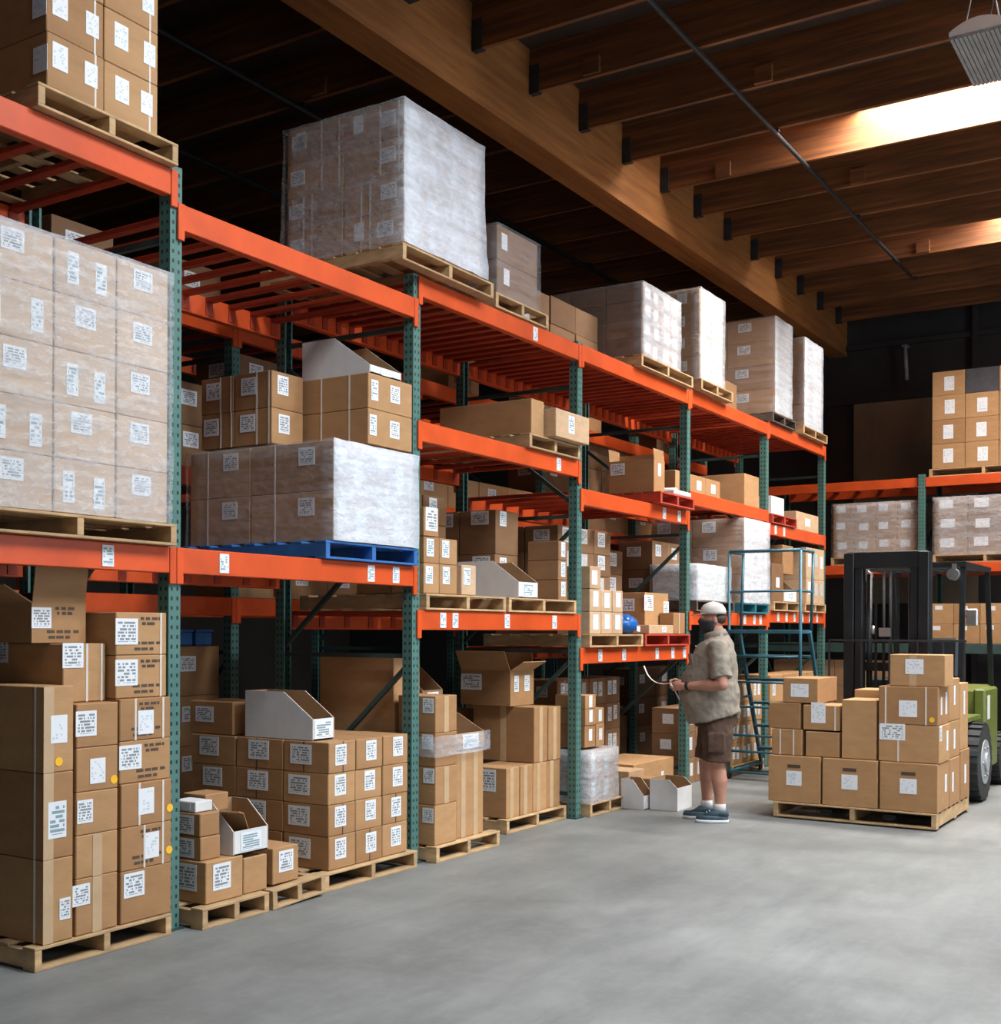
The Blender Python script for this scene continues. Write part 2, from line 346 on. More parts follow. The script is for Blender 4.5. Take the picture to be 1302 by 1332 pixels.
# ---------------------------------------------------------------- pallet racking
UY = [2.28, 4.36, 6.48, 8.78, 11.06, 13.35, 15.55]
UNAMES = ['', 'nearest', 'second', 'third', 'fourth', 'fifth', 'farthest']
def post_mesh(h):
    def b():
        m = MB(); m.box(-0.004, 0.0, -0.04, 0.04, 0, h); m.box(-0.08, -0.004, -0.04, -0.036, 0, h); m.box(-0.08, -0.004, 0.036, 0.04, 0, h)
        m.box(-0.08, -0.076, -0.036, -0.024, 0, h); m.box(-0.08, -0.076, 0.024, 0.036, 0, h)
        # recentre in x so the punched holes sit in the middle of the flange
        for v in m.bm.verts: v.co.x += 0.04
        return m.data('post', ['post'])
    return cached(('post', round(h, 2)), b)
def frame(name_label, x_front, x_rear, y, h, axis='y', group='green rack uprights of the long front rack'):
    t = thing('upright_frame', name_label, 'rack upright', (x_front, y, 0), 0, group)
    D = x_rear - x_front; s = -1 if D < 0 else 1
    link('post', post_mesh(h), t, (0.04 * s, 0, 0), (0, 0, 0))
    link('post', post_mesh(h), t, (D - 0.04 * s, 0, 0), (0, 0, math.pi))
    for px in (0.04 * s, D - 0.04 * s):
        obj('foot_plate', MB().box(-0.055, 0.055, -0.06, 0.06, 0.0005, 0.012), 'brace', t, (px, 0, 0))
    a, b = 0.06 * s, D - 0.06 * s
    for (p, q) in (((b, .32), (a, 1.33)), ((b, 1.45), (a, 2.42)), ((b, 3.45), (a, 2.62)), ((a, .20), (b, .20)), ((a, 1.39), (b, 1.39)), ((a, 2.52), (b, 2.52)), ((a, 3.60), (b, 3.60))):
        if max(p[1], q[1]) > h: continue
        obj('brace', MB().bar((p[0], 0, p[1]), (q[0], 0, q[1]), 0.03, 0.03), 'brace', t)
    return t
for k, y in enumerate(UY):
    nm = UNAMES[k]
    lab = ('green punched steel upright frame at the %s end of the first rack bay' % 'near') if k == 0 else 'green punched steel upright frame, %s of the long orange-beamed rack' % nm
    frame(lab, 0.0, -1.22, y, 3.97 if k != 2 else 3.945)
LOW = {}
def shelf(label, y0, y1, z, n, x0=-1.22, x1=0.0, labels=(), bh=0.135, group='orange shelf levels of the long rack', slat='red_slat'):
    """front and rear box beams with end plates, red cross bars between them, paper location labels"""
    t = thing('rack_shelf', label, 'shelf', (x1, y0, z), 0, group)
    L = y1 - y0; D = x1 - x0
    for k, (bx, sg) in enumerate(((0, 1), (-D, -1))):
        mb = MB(); mb.box(-0.045, 0.012, 0.044, L - 0.044, -bh, 0, 0, None, 0.004) if sg == 1 else mb.box(-0.012, 0.045, 0.044, L - 0.044, -bh, 0, 0, None, 0.004)
        b = obj('beam', mb, 'orange', t, (bx, 0, 0))
        for yy in (0.0, L):
            mb = MB(); a, c_ = (yy + 0.002, yy + 0.046) if yy == 0 else (yy - 0.046, yy - 0.002)
            mb.box(*((0.0025, 0.017) if sg == 1 else (-0.017, -0.0025)), a, c_, -bh - 0.055, 0.0, 0, None, 0.002)
            obj('end_plate', mb, 'orange', b)
        if sg == 1:
            for ly in labels:
                lm = cached(('loc', 1), lambda: MB().box(-0.035, 0.035, -0.0015, 0.0015, -0.052, 0.052).data('location_label', ['label_bars']))
                link('location_label', lm, b, (0.0145, ly - y0, -bh / 2), (0, 0, R(90)))
    sm = cached(('slat', round(D, 2), slat), lambda: MB().box(-D + 0.05, -0.05, -0.03, 0.03, -0.034, -0.004, 0, None, 0.004).box(-D + 0.046, -D + 0.052, -0.03, 0.03, -0.12, -0.004).data('deck_bar', [slat]))
    for i in range(n):
        link('deck_bar', sm, t, (0, 0.12 + (L - 0.24) * i / (n - 1), 0))
    return t
bn = ['first', 'second', 'third', 'fourth', 'fifth', 'sixth']
SH = {0: (None, 1.99, 3.94), 1: (None, 1.99, 3.78), 2: (1.70, 2.97, 3.94), 3: (1.42, 2.75, 3.95), 4: (1.76, 2.96, 3.97), 5: (1.80, 2.82, 3.99)}
LB = {(0, 1): [3.92], (1, 1): [4.70, 5.98, 6.24], (2, 0): [6.78, 6.93, 7.62, 8.34], (2, 1): [8.40], (3, 0): [9.14, 9.60, 10.30, 10.66, 10.94], (3, 1): [10.45, 10.8],
      (2, 2): [8.02], (4, 0): [12.6, 12.9, 13.1], (5, 0): [13.7, 14.0, 14.3, 14.6, 14.9, 15.2], (5, 1): [13.6, 13.9]}
for k, lv in SH.items():
    for j, z in enumerate(lv):
        if z is None: continue
        where = ['lowest', 'middle', 'top'][j] if lv[0] else ['', 'lower', 'top'][j]
        n = (8 if k == 0 else 10 if k == 1 else 14) if j == 2 else 8
        shelf('orange %s shelf of the %s rack bay from the near end' % (where, bn[k]), UY[k], UY[k + 1], z, n, labels=LB.get((k, j), ()))
# the second rack stands back to back with the first
for k, y in enumerate(UY[1:], 1):
    frame('dark green upright frame of the rear rack, behind the %s front upright' % UNAMES[k], -1.66, -2.88, y, 3.95, group='uprights of the rear rack')
for k in range(1, 6):
    for j, z in enumerate((1.80, 2.72, 3.85)):
        shelf('red-orange %s shelf of the rear rack behind the %s bay' % (['lowest', 'middle', 'top'][j], bn[k]), UY[k], UY[k + 1], z, 6 if j < 2 else 8, x0=-2.88, x1=-1.66, group='shelves of the rear rack')
# rack along the back wall
for x, nm in ((-1.35, 'near the corner behind the long rack'), (0.92, 'between the two wrapped loads behind the forklift'), (3.2, 'farthest along the back wall')):
    t = thing('upright_frame', 'green upright frame of back wall rack, ' + nm, 'rack upright', (x, 17.0, 0), R(-90), 'uprights of the back wall rack')
    link('post', post_mesh(3.72), t, (-0.04 + 0.08, 0, 0)); link('post', post_mesh(3.72), t, (-1.1, 0, 0), (0, 0, math.pi))
    for (p, q) in (((-1.05, .3), (0, 1.3)), ((-1.05, 1.5), (0, 2.4)), ((-1.05, 3.3), (0, 2.6)), ((0, 3.4), (-1.05, 3.4))):
        obj('brace', MB().bar((p[0], 0, p[1]), (q[0], 0, q[1]), 0.03, 0.03), 'brace', t)
def xshelf(label, x0, x1, y, z, n):
    t = thing('rack_shelf', label, 'shelf', (x0, y, z), 0, 'shelves of the back wall rack'); L = x1 - x0; bmat = 'brace' if z < 2 else 'orange'
    for yy in (0.0, 1.07):
        s = -0.012 if yy == 0 else -0.045
        obj('beam', MB().box(0.044, L - 0.044, yy + s, yy + s + 0.057, -0.13, 0, 0, None, 0.004), bmat, t)
    for i in range(n):
        obj('deck_bar', MB().box(-0.03, 0.03, 0.05, 1.02, -0.034, -0.004), 'red_slat', t, (0.15 + (L - 0.3) * i / (n - 1), 0, 0))
for j, z in enumerate((1.40, 2.50, 3.68)):
    for (a, b, nm) in ((-1.35, 0.92, 'between corner and middle upright'), (0.92, 3.2, 'beyond the middle upright')):
        xshelf('%s shelf of back wall rack, %s' % (['dark lowest', 'orange middle', 'orange top'][j], nm), a, b, 17.0 - 0.03, z, 7)
# ---------------------------------------------------------------- pallets
def pallet(label, x0, x1, y0, y1, z, axis='x', mat='wood', h=0.11, loose=False, group='wooden pallets'):
    """stringers run along AXIS; deck boards lie across them"""
    cx, W = span(x0, x1); cy, L = span(y0, y1)
    t = thing('pallet', label, 'pallet', (cx, cy, z), 0 if axis == 'x' else R(90), group)
    if axis == 'y': W, L = L, W
    bt = 0.014; sh = h - 2 * bt - 0.001
    sm = cached(('stringer', round(W, 2), round(sh, 3), mat), lambda: MB().box(-W / 2, W / 2, -0.019, 0.019, 0, sh, 0, None, 0.002).data('stringer', [mat]))
    for s in (-1, 0, 1): link('stringer', sm, t, (0, s * (L / 2 - 0.02), bt + 0.0005))
    nb = max(4, round(W / 0.17)); bw = 0.088
    bm_ = cached(('board', round(L, 2), mat), lambda: MB().box(-bw / 2, bw / 2, -L / 2, L / 2, 0, bt, 0, None, 0.002).data('deck_board', [mat]))
    for i in range(nb):
        x = -W / 2 + bw / 2 + (W - bw) * i / (nb - 1)
        o = link('deck_board', bm_, t, (x, 0, h - bt))
        if i in (0, nb // 2, nb - 1): link('bottom_board', bm_, t, (x, 0, 0.0005))
    return t
# ---------------------------------------------------------------- cartons
CARTONS = []
LOOK = {'card': 'brown', 'card_dark_shaded': 'shaded brown', 'card_pale': 'pale brown', 'white_card': 'white'}
def carton_mesh(dx, dy, dz, mat, bev=0.004):
    k = (round(dx, 3), round(dy, 3), round(dz, 3), mat)
    def b():
        m = MB(); m.box(-dx / 2, dx / 2, -dy / 2, dy / 2, 0, dz, 0, None, min(bev, dz * 0.1))
        return m.data('cardboard_box', [mat])
    return cached(('carton',) + k, b)
def sticker(parent, face, dx, dy, dz, u, v, w, h, mat='label_text', name='shipping_label', tilt=0.0):
    w_, h_ = round(w, 3), round(h, 3)
    me = cached(('stk', w_, h_, mat), lambda: MB().box(-w_ / 2, w_ / 2, -0.001, 0.001, -h_ / 2, h_ / 2).data('sticker', [mat]))
    if face == 'A': link(name, me, parent, (dx / 2 + 0.0018, -dy / 2 + u * dy, v * dz), (tilt, 0, R(90)))
    else: link(name, me, parent, (-dx / 2 + u * dx, -dy / 2 - 0.0018, v * dz), (0, tilt, 0))
def band(parent, face, dx, dy, dz, u, mat='strap', w=0.012, name='strap'):
    """a vertical strap down one face"""
    z_ = round(dz, 3)
    me = cached(('band', z_, mat, w), lambda: MB().box(-w / 2, w / 2, -0.0008, 0.0008, 0, z_).data('band', [mat]))
    if face == 'A': link(name, me, parent, (dx / 2 + 0.0012, -dy / 2 + u * dy, 0), (0, 0, R(90)))
    else: link(name, me, parent, (-dx / 2 + u * dx, -dy / 2 - 0.0012, 0))
def print_mesh(w, h):
    def b():
        r = random.Random(3); m = MB()
        for z, a, e in ((0.36, 0.3, 1.0), (0.24, 0.35, 0.8), (-0.22, 0.05, 1.0), (-0.36, 0.1, 0.75)):
            x = a * w - w / 2
            while x < e * w - w / 2 - 0.02:
                q = r.uniform(0.012, 0.05); m.box(x, min(x + q, e * w - w / 2), -0.0006, 0.0006, z * h - 0.007, z * h + 0.007); x += q + r.uniform(0.006, 0.018)
        return m.data('printed_text', ['ink'])
    return cached(('print', round(w, 2), round(h, 2)), b)
def carton(label, x0, x1, y0, y1, z0, z1, group=None, mat='card', st=None, rz=0.0, gap=0.003):
    """st: list of tuples ('A' aisle face or 'N' near face, kind, u, v, w, h) with kind text / light / bars / dot / strap / dstrap / tape / print"""
    dx, dy, dz = x1 - x0 - 2 * gap, y1 - y0 - 2 * gap, z1 - z0 - 0.002
    o = link('cardboard_box', carton_mesh(dx, dy, dz, mat), None, ((x0 + x1) / 2, (y0 + y1) / 2, z0 + 0.001), (0, 0, rz))
    tag(o, label, 'box', group); CARTONS.append(o)
    for s in st or ():
        f, kind = s[0], s[1]
        if kind in ('text', 'light', 'bars'):
            sticker(o, f, dx, dy, dz, s[2], s[3], s[4], s[5], 'label_' + kind)
        elif kind == 'dot':
            me = cached('dot', lambda: MB().tube((0, -0.0008, 0), (0, 0.0008, 0), 0.021, 14, smooth=False).data('dot', ['dot']))
            link('yellow_dot_sticker', me, o, (dx / 2 + 0.0016, -dy / 2 + s[2] * dy, s[3] * dz) if f == 'A' else (-dx / 2 + s[2] * dx, -dy / 2 - 0.0016, s[3] * dz), (0, 0, R(90) if f == 'A' else 0))
        elif kind == 'strap': band(o, f, dx, dy, dz, s[2])
        elif kind == 'dstrap': band(o, f, dx, dy, dz, s[2], 'dark_strap', 0.008)
        elif kind == 'tape': band(o, f, dx, dy, dz, s[2], 'tape', 0.055, 'packing_tape')
        elif kind == 'print':
            w_, h_ = (dy if f == 'A' else dx) * 0.62, dz
            link('printed_text', print_mesh(w_, h_), o, (dx / 2 + 0.001, -dy / 2 + s[2] * dy, dz / 2) if f == 'A' else (-dx / 2 + s[2] * dx, -dy / 2 - 0.001, dz / 2), (0, 0, R(90) if f == 'A' else 0))
    return o
ORD = ['first', 'second', 'third', 'fourth', 'fifth', 'sixth', 'seventh']
def layer_name(k, n):
    if n == 1: return 'single'
    return 'bottom' if k == 0 else 'top' if k == n - 1 else ORD[k]
def grid(phrase, group, x1, widths, ys, zs, look=None, mat='card', A=None, N=None, wrapped=False, skip=(), jit=0.004, seed=0, top=False, rz=0.0):
    """a stack of cartons; only the ones on the aisle face, the near face (and the top when it shows) are there to be seen.
    A, N: lists of sticker tuples for the aisle and near faces; may be functions of (i, j, k, random)"""
    r = random.Random(seed * 101 + 5); nz = len(zs) - 1
    xe = [x1]
    for wv in widths: xe.append(xe[-1] - wv)
    out = []
    for k in range(nz):
        for j in range(len(ys) - 1):
            for i in range(len(widths)):
                if i and j and not (top and k == nz - 1): continue
                if (i, j, k) in skip: continue
                st = []
                if i == 0 and A: st += [('A',) + tuple(s) for s in (A(i, j, k, r) if callable(A) else A)]
                if j == 0 and N: st += [('N',) + tuple(s) for s in (N(i, j, k, r) if callable(N) else N)]
                st = [(s[0], s[1]) + ((s[2] + r.uniform(-.04, .04), s[3] + r.uniform(-.03, .03)) + tuple(s[4:]) if len(s) > 3 else tuple(s[2:])) for s in st]
                if i == 0 and j == 0: pos = 'at corner'
                elif i == 0: pos = ORD[j] + ' along aisle'
                elif j == 0: pos = ORD[i] + ' back'
                else: pos = 'row %s back %s' % (ORD[j], ORD[i])
                lk = look or ('wrapped' if wrapped else LOOK[mat])
                lab = '%s box, %s layer, %s, %s' % (lk, layer_name(k, nz), pos, phrase)
                d = r.uniform(-jit, jit)
                o = carton(lab, xe[i + 1] + d, xe[i] + d, ys[j], ys[j + 1], zs[k], zs[k + 1], group, mat, st, rz + r.uniform(-1, 1) * (0.0 if wrapped else 0.008), gap=0.004)
                out.append(o)
    return out
def wrap(label, x0, x1, y0, y1, z0, z1, mat='film', flare=0.0, seed=0, top=True, front=None):
    """a film shell round a load, slightly creased"""
    r = random.Random(seed); bm = bmesh.new()
    nx, ny, nz = max(3, int((x1 - x0) / .09)), max(3, int((y1 - y0) / .09)), max(3, int((z1 - z0) / .09))
    o = 0.012
    per = [(x0 + (x1 - x0) * i / nx, y0) for i in range(nx)] + [(x1, y0 + (y1 - y0) * i / ny) for i in range(ny)] + \
          [(x1 - (x1 - x0) * i / nx, y1) for i in range(nx)] + [(x0, y1 - (y1 - y0) * i / ny) for i in range(ny)]
    nrm = [(0, -1)] * nx + [(1, 0)] * ny + [(0, 1)] * nx + [(-1, 0)] * ny
    rows = []
    for k in range(nz + 1):
        z = z0 + (z1 - z0) * k / nz; row = []
        for (px, py), (ax, ay) in zip(per, nrm):
            d = o + r.uniform(0, 0.006) + (flare * (1 - k / nz) ** 3 * r.uniform(.6, 1))
            cx, cy = (x0 + x1) / 2, (y0 + y1) / 2
            ex = (1 if px > cx else -1) if abs(px - cx) > (x1 - x0) / 2 - 1e-4 else 0; ey = (1 if py > cy else -1) if abs(py - cy) > (y1 - y0) / 2 - 1e-4 else 0
            row.append(bm.verts.new((px + ex * d, py + ey * d, z + r.uniform(-.003, .003))))
        rows.append(row)
    n = len(per)
    for a, b in zip(rows, rows[1:]):
        for i in range(n): bm.faces.new((a[i], a[(i + 1) % n], b[(i + 1) % n], b[i])).smooth = True
    if top:
        c = bm.verts.new(((x0 + x1) / 2, (y0 + y1) / 2, z1 + 0.004))
        for i in range(n): bm.faces.new((rows[-1][i], rows[-1][(i + 1) % n], c))
    me = bpy.data.meshes.new('stretch_wrap'); bmesh.ops.recalc_face_normals(bm, faces=bm.faces); bm.to_mesh(me); bm.free(); me.materials.append(M[mat])
    if front:                                                    # daylight glare painted as whiter, milkier film on the aisle side
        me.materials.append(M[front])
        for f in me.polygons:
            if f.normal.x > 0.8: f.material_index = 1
    w_ = link('stretch_wrap', me); tag(w_, label, 'plastic film')
    return w_
def open_carton(label, x0, x1, y0, y1, z0, z1, flaps, mat='card', st=(), group=None, th=0.006):
    """an open box: four walls, a floor and raised flaps. flaps: {side: (angle from upright outwards in degrees, length)}"""
    dx, dy, dz = x1 - x0, y1 - y0, z1 - z0
    m = MB(); m.box(-dx / 2, dx / 2, -dy / 2, dy / 2, 0, th)
    m.box(-dx / 2, dx / 2, -dy / 2, -dy / 2 + th, th, dz).box(-dx / 2, dx / 2, dy / 2 - th, dy / 2, th, dz)
    m.box(-dx / 2, -dx / 2 + th, -dy / 2 + th, dy / 2 - th, th, dz).box(dx / 2 - th, dx / 2, -dy / 2 + th, dy / 2 - th, th, dz)
    o = obj('open_cardboard_box', m, mat, None, ((x0 + x1) / 2, (y0 + y1) / 2, z0 + 0.001)); tag(o, label, 'box', group)
    for s, (ang, ln) in flaps.items():
        along = dx if s in 'NF' else dy
        f = MB(); f.box(-along / 2 + 0.004, along / 2 - 0.004, -th / 2, th / 2, 0, ln)
        # local flap: hinge along x, stands up in z, leans towards -y by ANG
        rot, loc = {'N': (0, (0, -dy / 2 + th / 2, dz)), 'F': (math.pi, (0, dy / 2 - th / 2, dz)), 'A': (R(90), (dx / 2 - th / 2, 0, dz)), 'B': (R(-90), (-dx / 2 + th / 2, 0, dz))}[s]
        fo = obj('flap', f, mat, o, loc); fo.rotation_euler = (Matrix.Rotation(rot, 3, 'Z') @ Matrix.Rotation(R(ang), 3, 'X')).to_euler()
    for s in st:
        if s[1] == 'print': link('printed_text', print_mesh(dy * .62, dz), o, (dx / 2 + 0.001, -dy / 2 + s[2] * dy, dz / 2), (0, 0, R(90)))
        else: sticker(o, s[0], dx, dy, dz, s[2], s[3], s[4], s[5], 'label_' + s[1])
    return o
def bin_box(label, x0, x1, y0, y1, z0, h, lip, cut=0.4, mat='white_card', st=('bars', 0.10, 0.09), group='open-front bin boxes', inner='card_in', th=0.007):
    """a die-cut bin: full height at the back, side panels sloping down to a low front lip on the aisle side"""
    dx, dy = x1 - x0, y1 - y0
    pts = [(-dx / 2, 0), (dx / 2, 0), (dx / 2, lip), (dx / 2 - dx * cut, h), (-dx / 2, h)]
    m = MB()
    for s in (-1, 1):
        a = s * dy / 2
        m.prism(pts, 'y', a, a - s * th / 2, 0); m.prism(pts, 'y', a - s * th / 2 - s * 0.0002, a - s * th, 1)
    m.box(-dx / 2, dx / 2, -dy / 2 + th, dy / 2 - th, 0, th, 1)
    m.box(dx / 2 - th / 2, dx / 2, -dy / 2 + th, dy / 2 - th, 0, lip, 0); m.box(dx / 2 - th, dx / 2 - th / 2 - 0.0002, -dy / 2 + th, dy / 2 - th, th, lip, 1)
    m.box(-dx / 2, -dx / 2 + th, -dy / 2 + th, dy / 2 - th, th, h, 1)
    o = obj('bin_box', m, [mat, inner], None, ((x0 + x1) / 2, (y0 + y1) / 2, z0 + 0.001)); tag(o, label, 'box', group)
    if st: sticker(o, 'A', dx, dy, 1.0, 0.5, lip / 2, st[1], st[2], 'label_' + st[0])
    return o
T, LI, BA = 'text', 'light', 'bars'
# ======== bay 0, top shelf: tall brown load on a pallet
pallet('pale wooden pallet on nearest end of the top shelf', -1.16, 0.06, 3.48, 4.32, 3.945)
G = 'boxes of the load on the nearest top shelf'
grid('brown load on nearest top shelf', G, 0.05, [.38, .38, .38], [3.53, 3.86, 4.20], [4.057, 4.31, 4.57, 4.83, 5.09],
     A=lambda i, j, k, r: [(LI, .32 if j else .2, .60, .085, .12), (LI, .80, .55, .075, .11), ('strap', .84)], N=[(LI, .85, .55, .10, .12)], wrapped=False, look='banded', seed=1)
# ======== bay 0, middle shelf: the huge wrapped load
pallet('wooden pallet under the huge wrapped load beside the nearest upright', -1.1, 0.07, 3.12, 4.31, 1.992)
G = 'boxes inside the huge wrapped load beside the nearest upright'
grid('huge wrapped load beside nearest upright', G, 0.05, [.38, .38, .36], [3.18, 3.58, 3.94, 4.27], [2.105, 2.36, 2.615, 2.87, 3.125, 3.38], mat='card_pale',
     A=lambda i, j, k, r: ([(T, .45, .68, .12, .10)] if (j + k) % 2 == 0 or j == 2 else [(BA, .25, .5, .065, .15), (BA, .75, .45, .065, .15)]), N=[(T, .5, .6, .12, .1)], wrapped=True, seed=2, jit=0.002)
wrap('creased clear film round the huge load beside the nearest upright', -1.07, 0.052, 3.18, 4.27, 2.105, 3.385, 'film', seed=3)
# ======== bay 0, floor: open stack of brown boxes
pallet('weathered wooden pallet on floor under the nearest box stack', -1.0, 0.06, 3.48, 4.295, 0.0)
G = 'boxes stacked on the nearest floor pallet'
P = 'nearest floor stack'
for k, (za, zb) in enumerate(((.112, .50), (.50, .90), (.90, 1.30))):
    ln = ['bottom', 'middle', 'top'][k]
    carton('tall brown box with narrow taped face, %s at the corner of nearest floor stack' % ln, -.40, .05, 3.53, 3.70, za, zb, G, 'card',
           [('N', 'strap', .86), ('A', 'tape', .16)] + ([('A', T, .72, .38, .06, .10)] if k == 0 else [('A', BA, .45, .45, .10, .17)] if k == 1 else [('A', LI, .5, .5, .09, .13), ('A', 'dot', .5, .12)]))
    carton('tall brown box behind the corner box, %s layer of nearest floor stack' % ln, -.86, -.41, 3.53, 3.70, za, zb, G, 'card', [('N', T, .4, .5, .14, .10)])
z2 = [.112, .38, .585, .79, 1.0, 1.21]
for k in range(5):
    st = [[('A', T, .12, .72, .10, .10), ('A', 'tape', .5)], [('A', 'tape', .5)], [('A', T, .2, .55, .09, .11)], [('A', LI, .5, .45, .09, .12), ('A', 'dot', .9, .2)], [('A', T, .22, .55, .12, .12)]][k]
    carton('brown box in the middle column of nearest floor stack, %s layer' % layer_name(k, 5), -.40, .045, 3.715, 3.965, z2[k], z2[k + 1], G, 'card', st)
    carton('brown box behind middle column of nearest floor stack, %s layer' % layer_name(k, 5), -.86, -.41, 3.715, 3.965, z2[k], z2[k + 1], G, 'card')
z3 = [.112, .37, .585, .80, 1.01, 1.22, 1.435, 1.65]
for k in range(7):
    st = [[('A', T, .25, .72, .13, .12)], [('A', 'print', .5), ('A', LI, .6, .5, .09, .13), ('A', 'strap', .45), ('A', 'strap', .82), ('A', 'dot', .95, .3)], [('A', LI, .48, .55, .10, .13), ('A', 'strap', .35), ('A', 'strap', .82), ('A', 'dot', .96, .3)],
          [('A', T, .2, .62, .14, .12), ('A', 'print', .6)], [('A', 'print', .5), ('A', LI, .5, .42, .10, .12), ('A', 'strap', .85), ('A', 'strap', .3)], [('A', T, .2, .60, .14, .13), ('A', 'print', .6), ('A', 'strap', .88)], [('A', T, .2, .55, .14, .13), ('A', 'print', .6), ('A', 'strap', .88)]][k]
    dx_ = -.012 * (k > 2) - .03 * (k > 4)
    carton('printed brown box in far column of nearest floor stack, %s layer' % layer_name(k, 7), -.40, .045 + dx_, 3.98, 4.31, z3[k], z3[k + 1], G, 'card', st)
    carton('brown box behind far column of nearest floor stack, %s layer' % layer_name(k, 7), -.86, -.41, 3.98, 4.31, z3[k], z3[k + 1], G, 'card')
carton('wide brown box just under the open box on nearest floor stack', -.62, -.06, 3.72, 3.975, 1.211, 1.495, G, 'card', [('A', T, .22, .80, .12, .12), ('A', 'strap', .55), ('A', 'strap', .9), ('N', T, .12, .85, .14, .11)])
o = open_carton('open brown box with raised flaps on top of nearest floor stack', -.64, -.16, 3.62, 3.93, 1.497, 1.69, {'A': (8, .20), 'N': (62, .17), 'F': (-70, .15)}, 'card', [('A', T, .17, .62, .11, .10), ('A', 'print', .55)], G)
# ======== bay 1, floor: broken-up small group on a pallet with lifted boards
pallet('pale pallet with small boxes beside the second upright\'s big stack', -0.9, 0.13, 4.44, 4.94, 0.0)
t = pallet('tilted broken pallet half resting on the floor near the big stack', -0.8, 0.13, 4.97, 5.42, 0.0)
t.rotation_euler = (0.045, 0, 0); t.location.z = 0.010
G = 'small boxes on the pale pallet'
carton('small brown box at corner of the pale pallet', -.22, .08, 4.51, 4.79, .112, .335, G, 'card', [('A', T, .42, .60, .13, .14), ('N', T, .5, .60, .16, .14)])
carton('plain small brown box beside the corner box on pale pallet', -.22, .07, 4.80, 4.99, .112, .31, G, 'card')
carton('labelled small brown box beside the big stack on tilted pallet', -.22, .08, 5.02, 5.24, .125, .33, G, 'card', [('A', T, .5, .60, .12, .12)])
carton('flat brown box with big label, lower of two on the corner box', -.22, .03, 4.52, 4.67, .336, .46, G, 'card', [('N', T, .45, .5, .17, .10)])
carton('flat brown box with big label, upper of two on the corner box', -.22, .025, 4.52, 4.67, .461, .585, G, 'card', [('N', T, .45, .5, .17, .10)])
carton('thin white box topping the flat boxes on pale pallet', -.20, -.02, 4.53, 4.66, .586, .645, G, 'white_card', [('N', LI, .5, .5, .1, .04)])
carton('little brown box crowning the small group on pale pallet', -.28, -.10, 4.68, 4.86, .56, .66, G, 'card')
carton('brown box behind the white bin on the pale pallet', -.55, -.24, 4.70, 5.0, .112, .56, G, 'card')
bin_box('white open-front bin box on the small boxes of pale pallet', -.21, .07, 4.72, 4.99, .336, .27, .13, .55, st=(BA, .16, .10))
mb = MB(); mb.box(-.10, .10, -.003, .003, 0, .26); mb.box(-.10, .10, -.003, .003, .265, .34, 0, (0.7, 0, 0), piv=(0, 0, .262))
o = obj('loose_cardboard_sheet', mb, 'card', None, (-.08, 4.90, .345), (0.62, 0.0, 0.4)); tag(o, 'folded loose cardboard sheet leaning in the white bin box', 'cardboard')
# ======== bay 1, floor: the big neat stack
pallet('wooden pallet on floor under the big neat stack', -1.15, 0.08, 5.47, 6.40, 0.0)
G = 'boxes of the big neat floor stack'
zb_ = [.112, .315, .505, .695, .885]
grid('big neat floor stack', G, 0.045, [.37, .40, .40], [5.54, 5.80, 6.07, 6.34], zb_,
     A=lambda i, j, k, r: [(T, .55 if j else .45, .58, .105, .125)] + ([('dstrap', .52)] if r.random() < .6 else []), N=lambda i, j, k, r: [(T, .35 if i == 0 else .45, .60, .17, .12)] + ([('dstrap', .45)] if r.random() < .5 else []), seed=4)
carton('wide brown carton filling the middle of big neat floor stack', -1.12, -.335, 5.81, 6.33, .113, .882, G, 'card')
carton('brown box standing at the back of the big neat stack', -1.15, -.76, 5.55, 5.88, .888, 1.10, G, 'card', [('N', T, .35, .60, .16, .10)])
carton('brown box, second of two at back of the big neat stack', -.75, -.68, 5.75, 6.0, .888, 1.08, G, 'card', [('N', T, .5, .60, .06, .10)])
bin_box('white bin box with brown inside on the big neat stack', -.66, -.10, 5.56, 5.76, .888, .29, .13, .42, st=(BA, .165, .115))
# ======== bay 1, middle shelf
pallet('blue painted pallet on the middle shelf', -1.2, 0.05, 5.50, 6.43, 1.992, mat='wood_blue')
G = 'boxes in the low wrapped load on the blue pallet'
grid('wrapped load on blue pallet', G, 0.045, [.68, .54], [5.57, 5.99, 6.41], [2.105, 2.41, 2.715],
     A=[(LI, .16, .7, .10, .10), (LI, .60, .4, .08, .18)], N=[(T, .66, .72, .13, .11), ('strap', .30)], wrapped=True, seed=5, jit=.002)
wrap('milky creased film round the low load on blue pallet', -1.18, 0.047, 5.57, 6.41, 2.106, 2.72, 'film_thin', front='film_glare', seed=6)
G = 'boxes on top of the low wrapped load'
grid('stack above the blue pallet load', G, 0.03, [.56], [5.93, 6.40], [2.738, 2.965, 3.19],
     A=[(BA, .12, .55, .07, .13), (T, .62, .55, .10, .11)], N=[('strap', .30), ('strap', .72)], seed=7, jit=.002)
grid('brown pair behind white-topped stack', G, -.48, [.33, .30], [5.60, 5.90], [2.738, 2.965, 3.20],
     A=[(T, .35, .62, .10, .12)], N=[(T, .35, .62, .13, .11), ('strap', .60), ('strap', .92)], seed=8, jit=.002)
bin_box('white bin box topping the stack above blue pallet', -.54, 0.02, 5.95, 6.28, 3.192, .25, .05, .52, st=(LI, .10, .045))
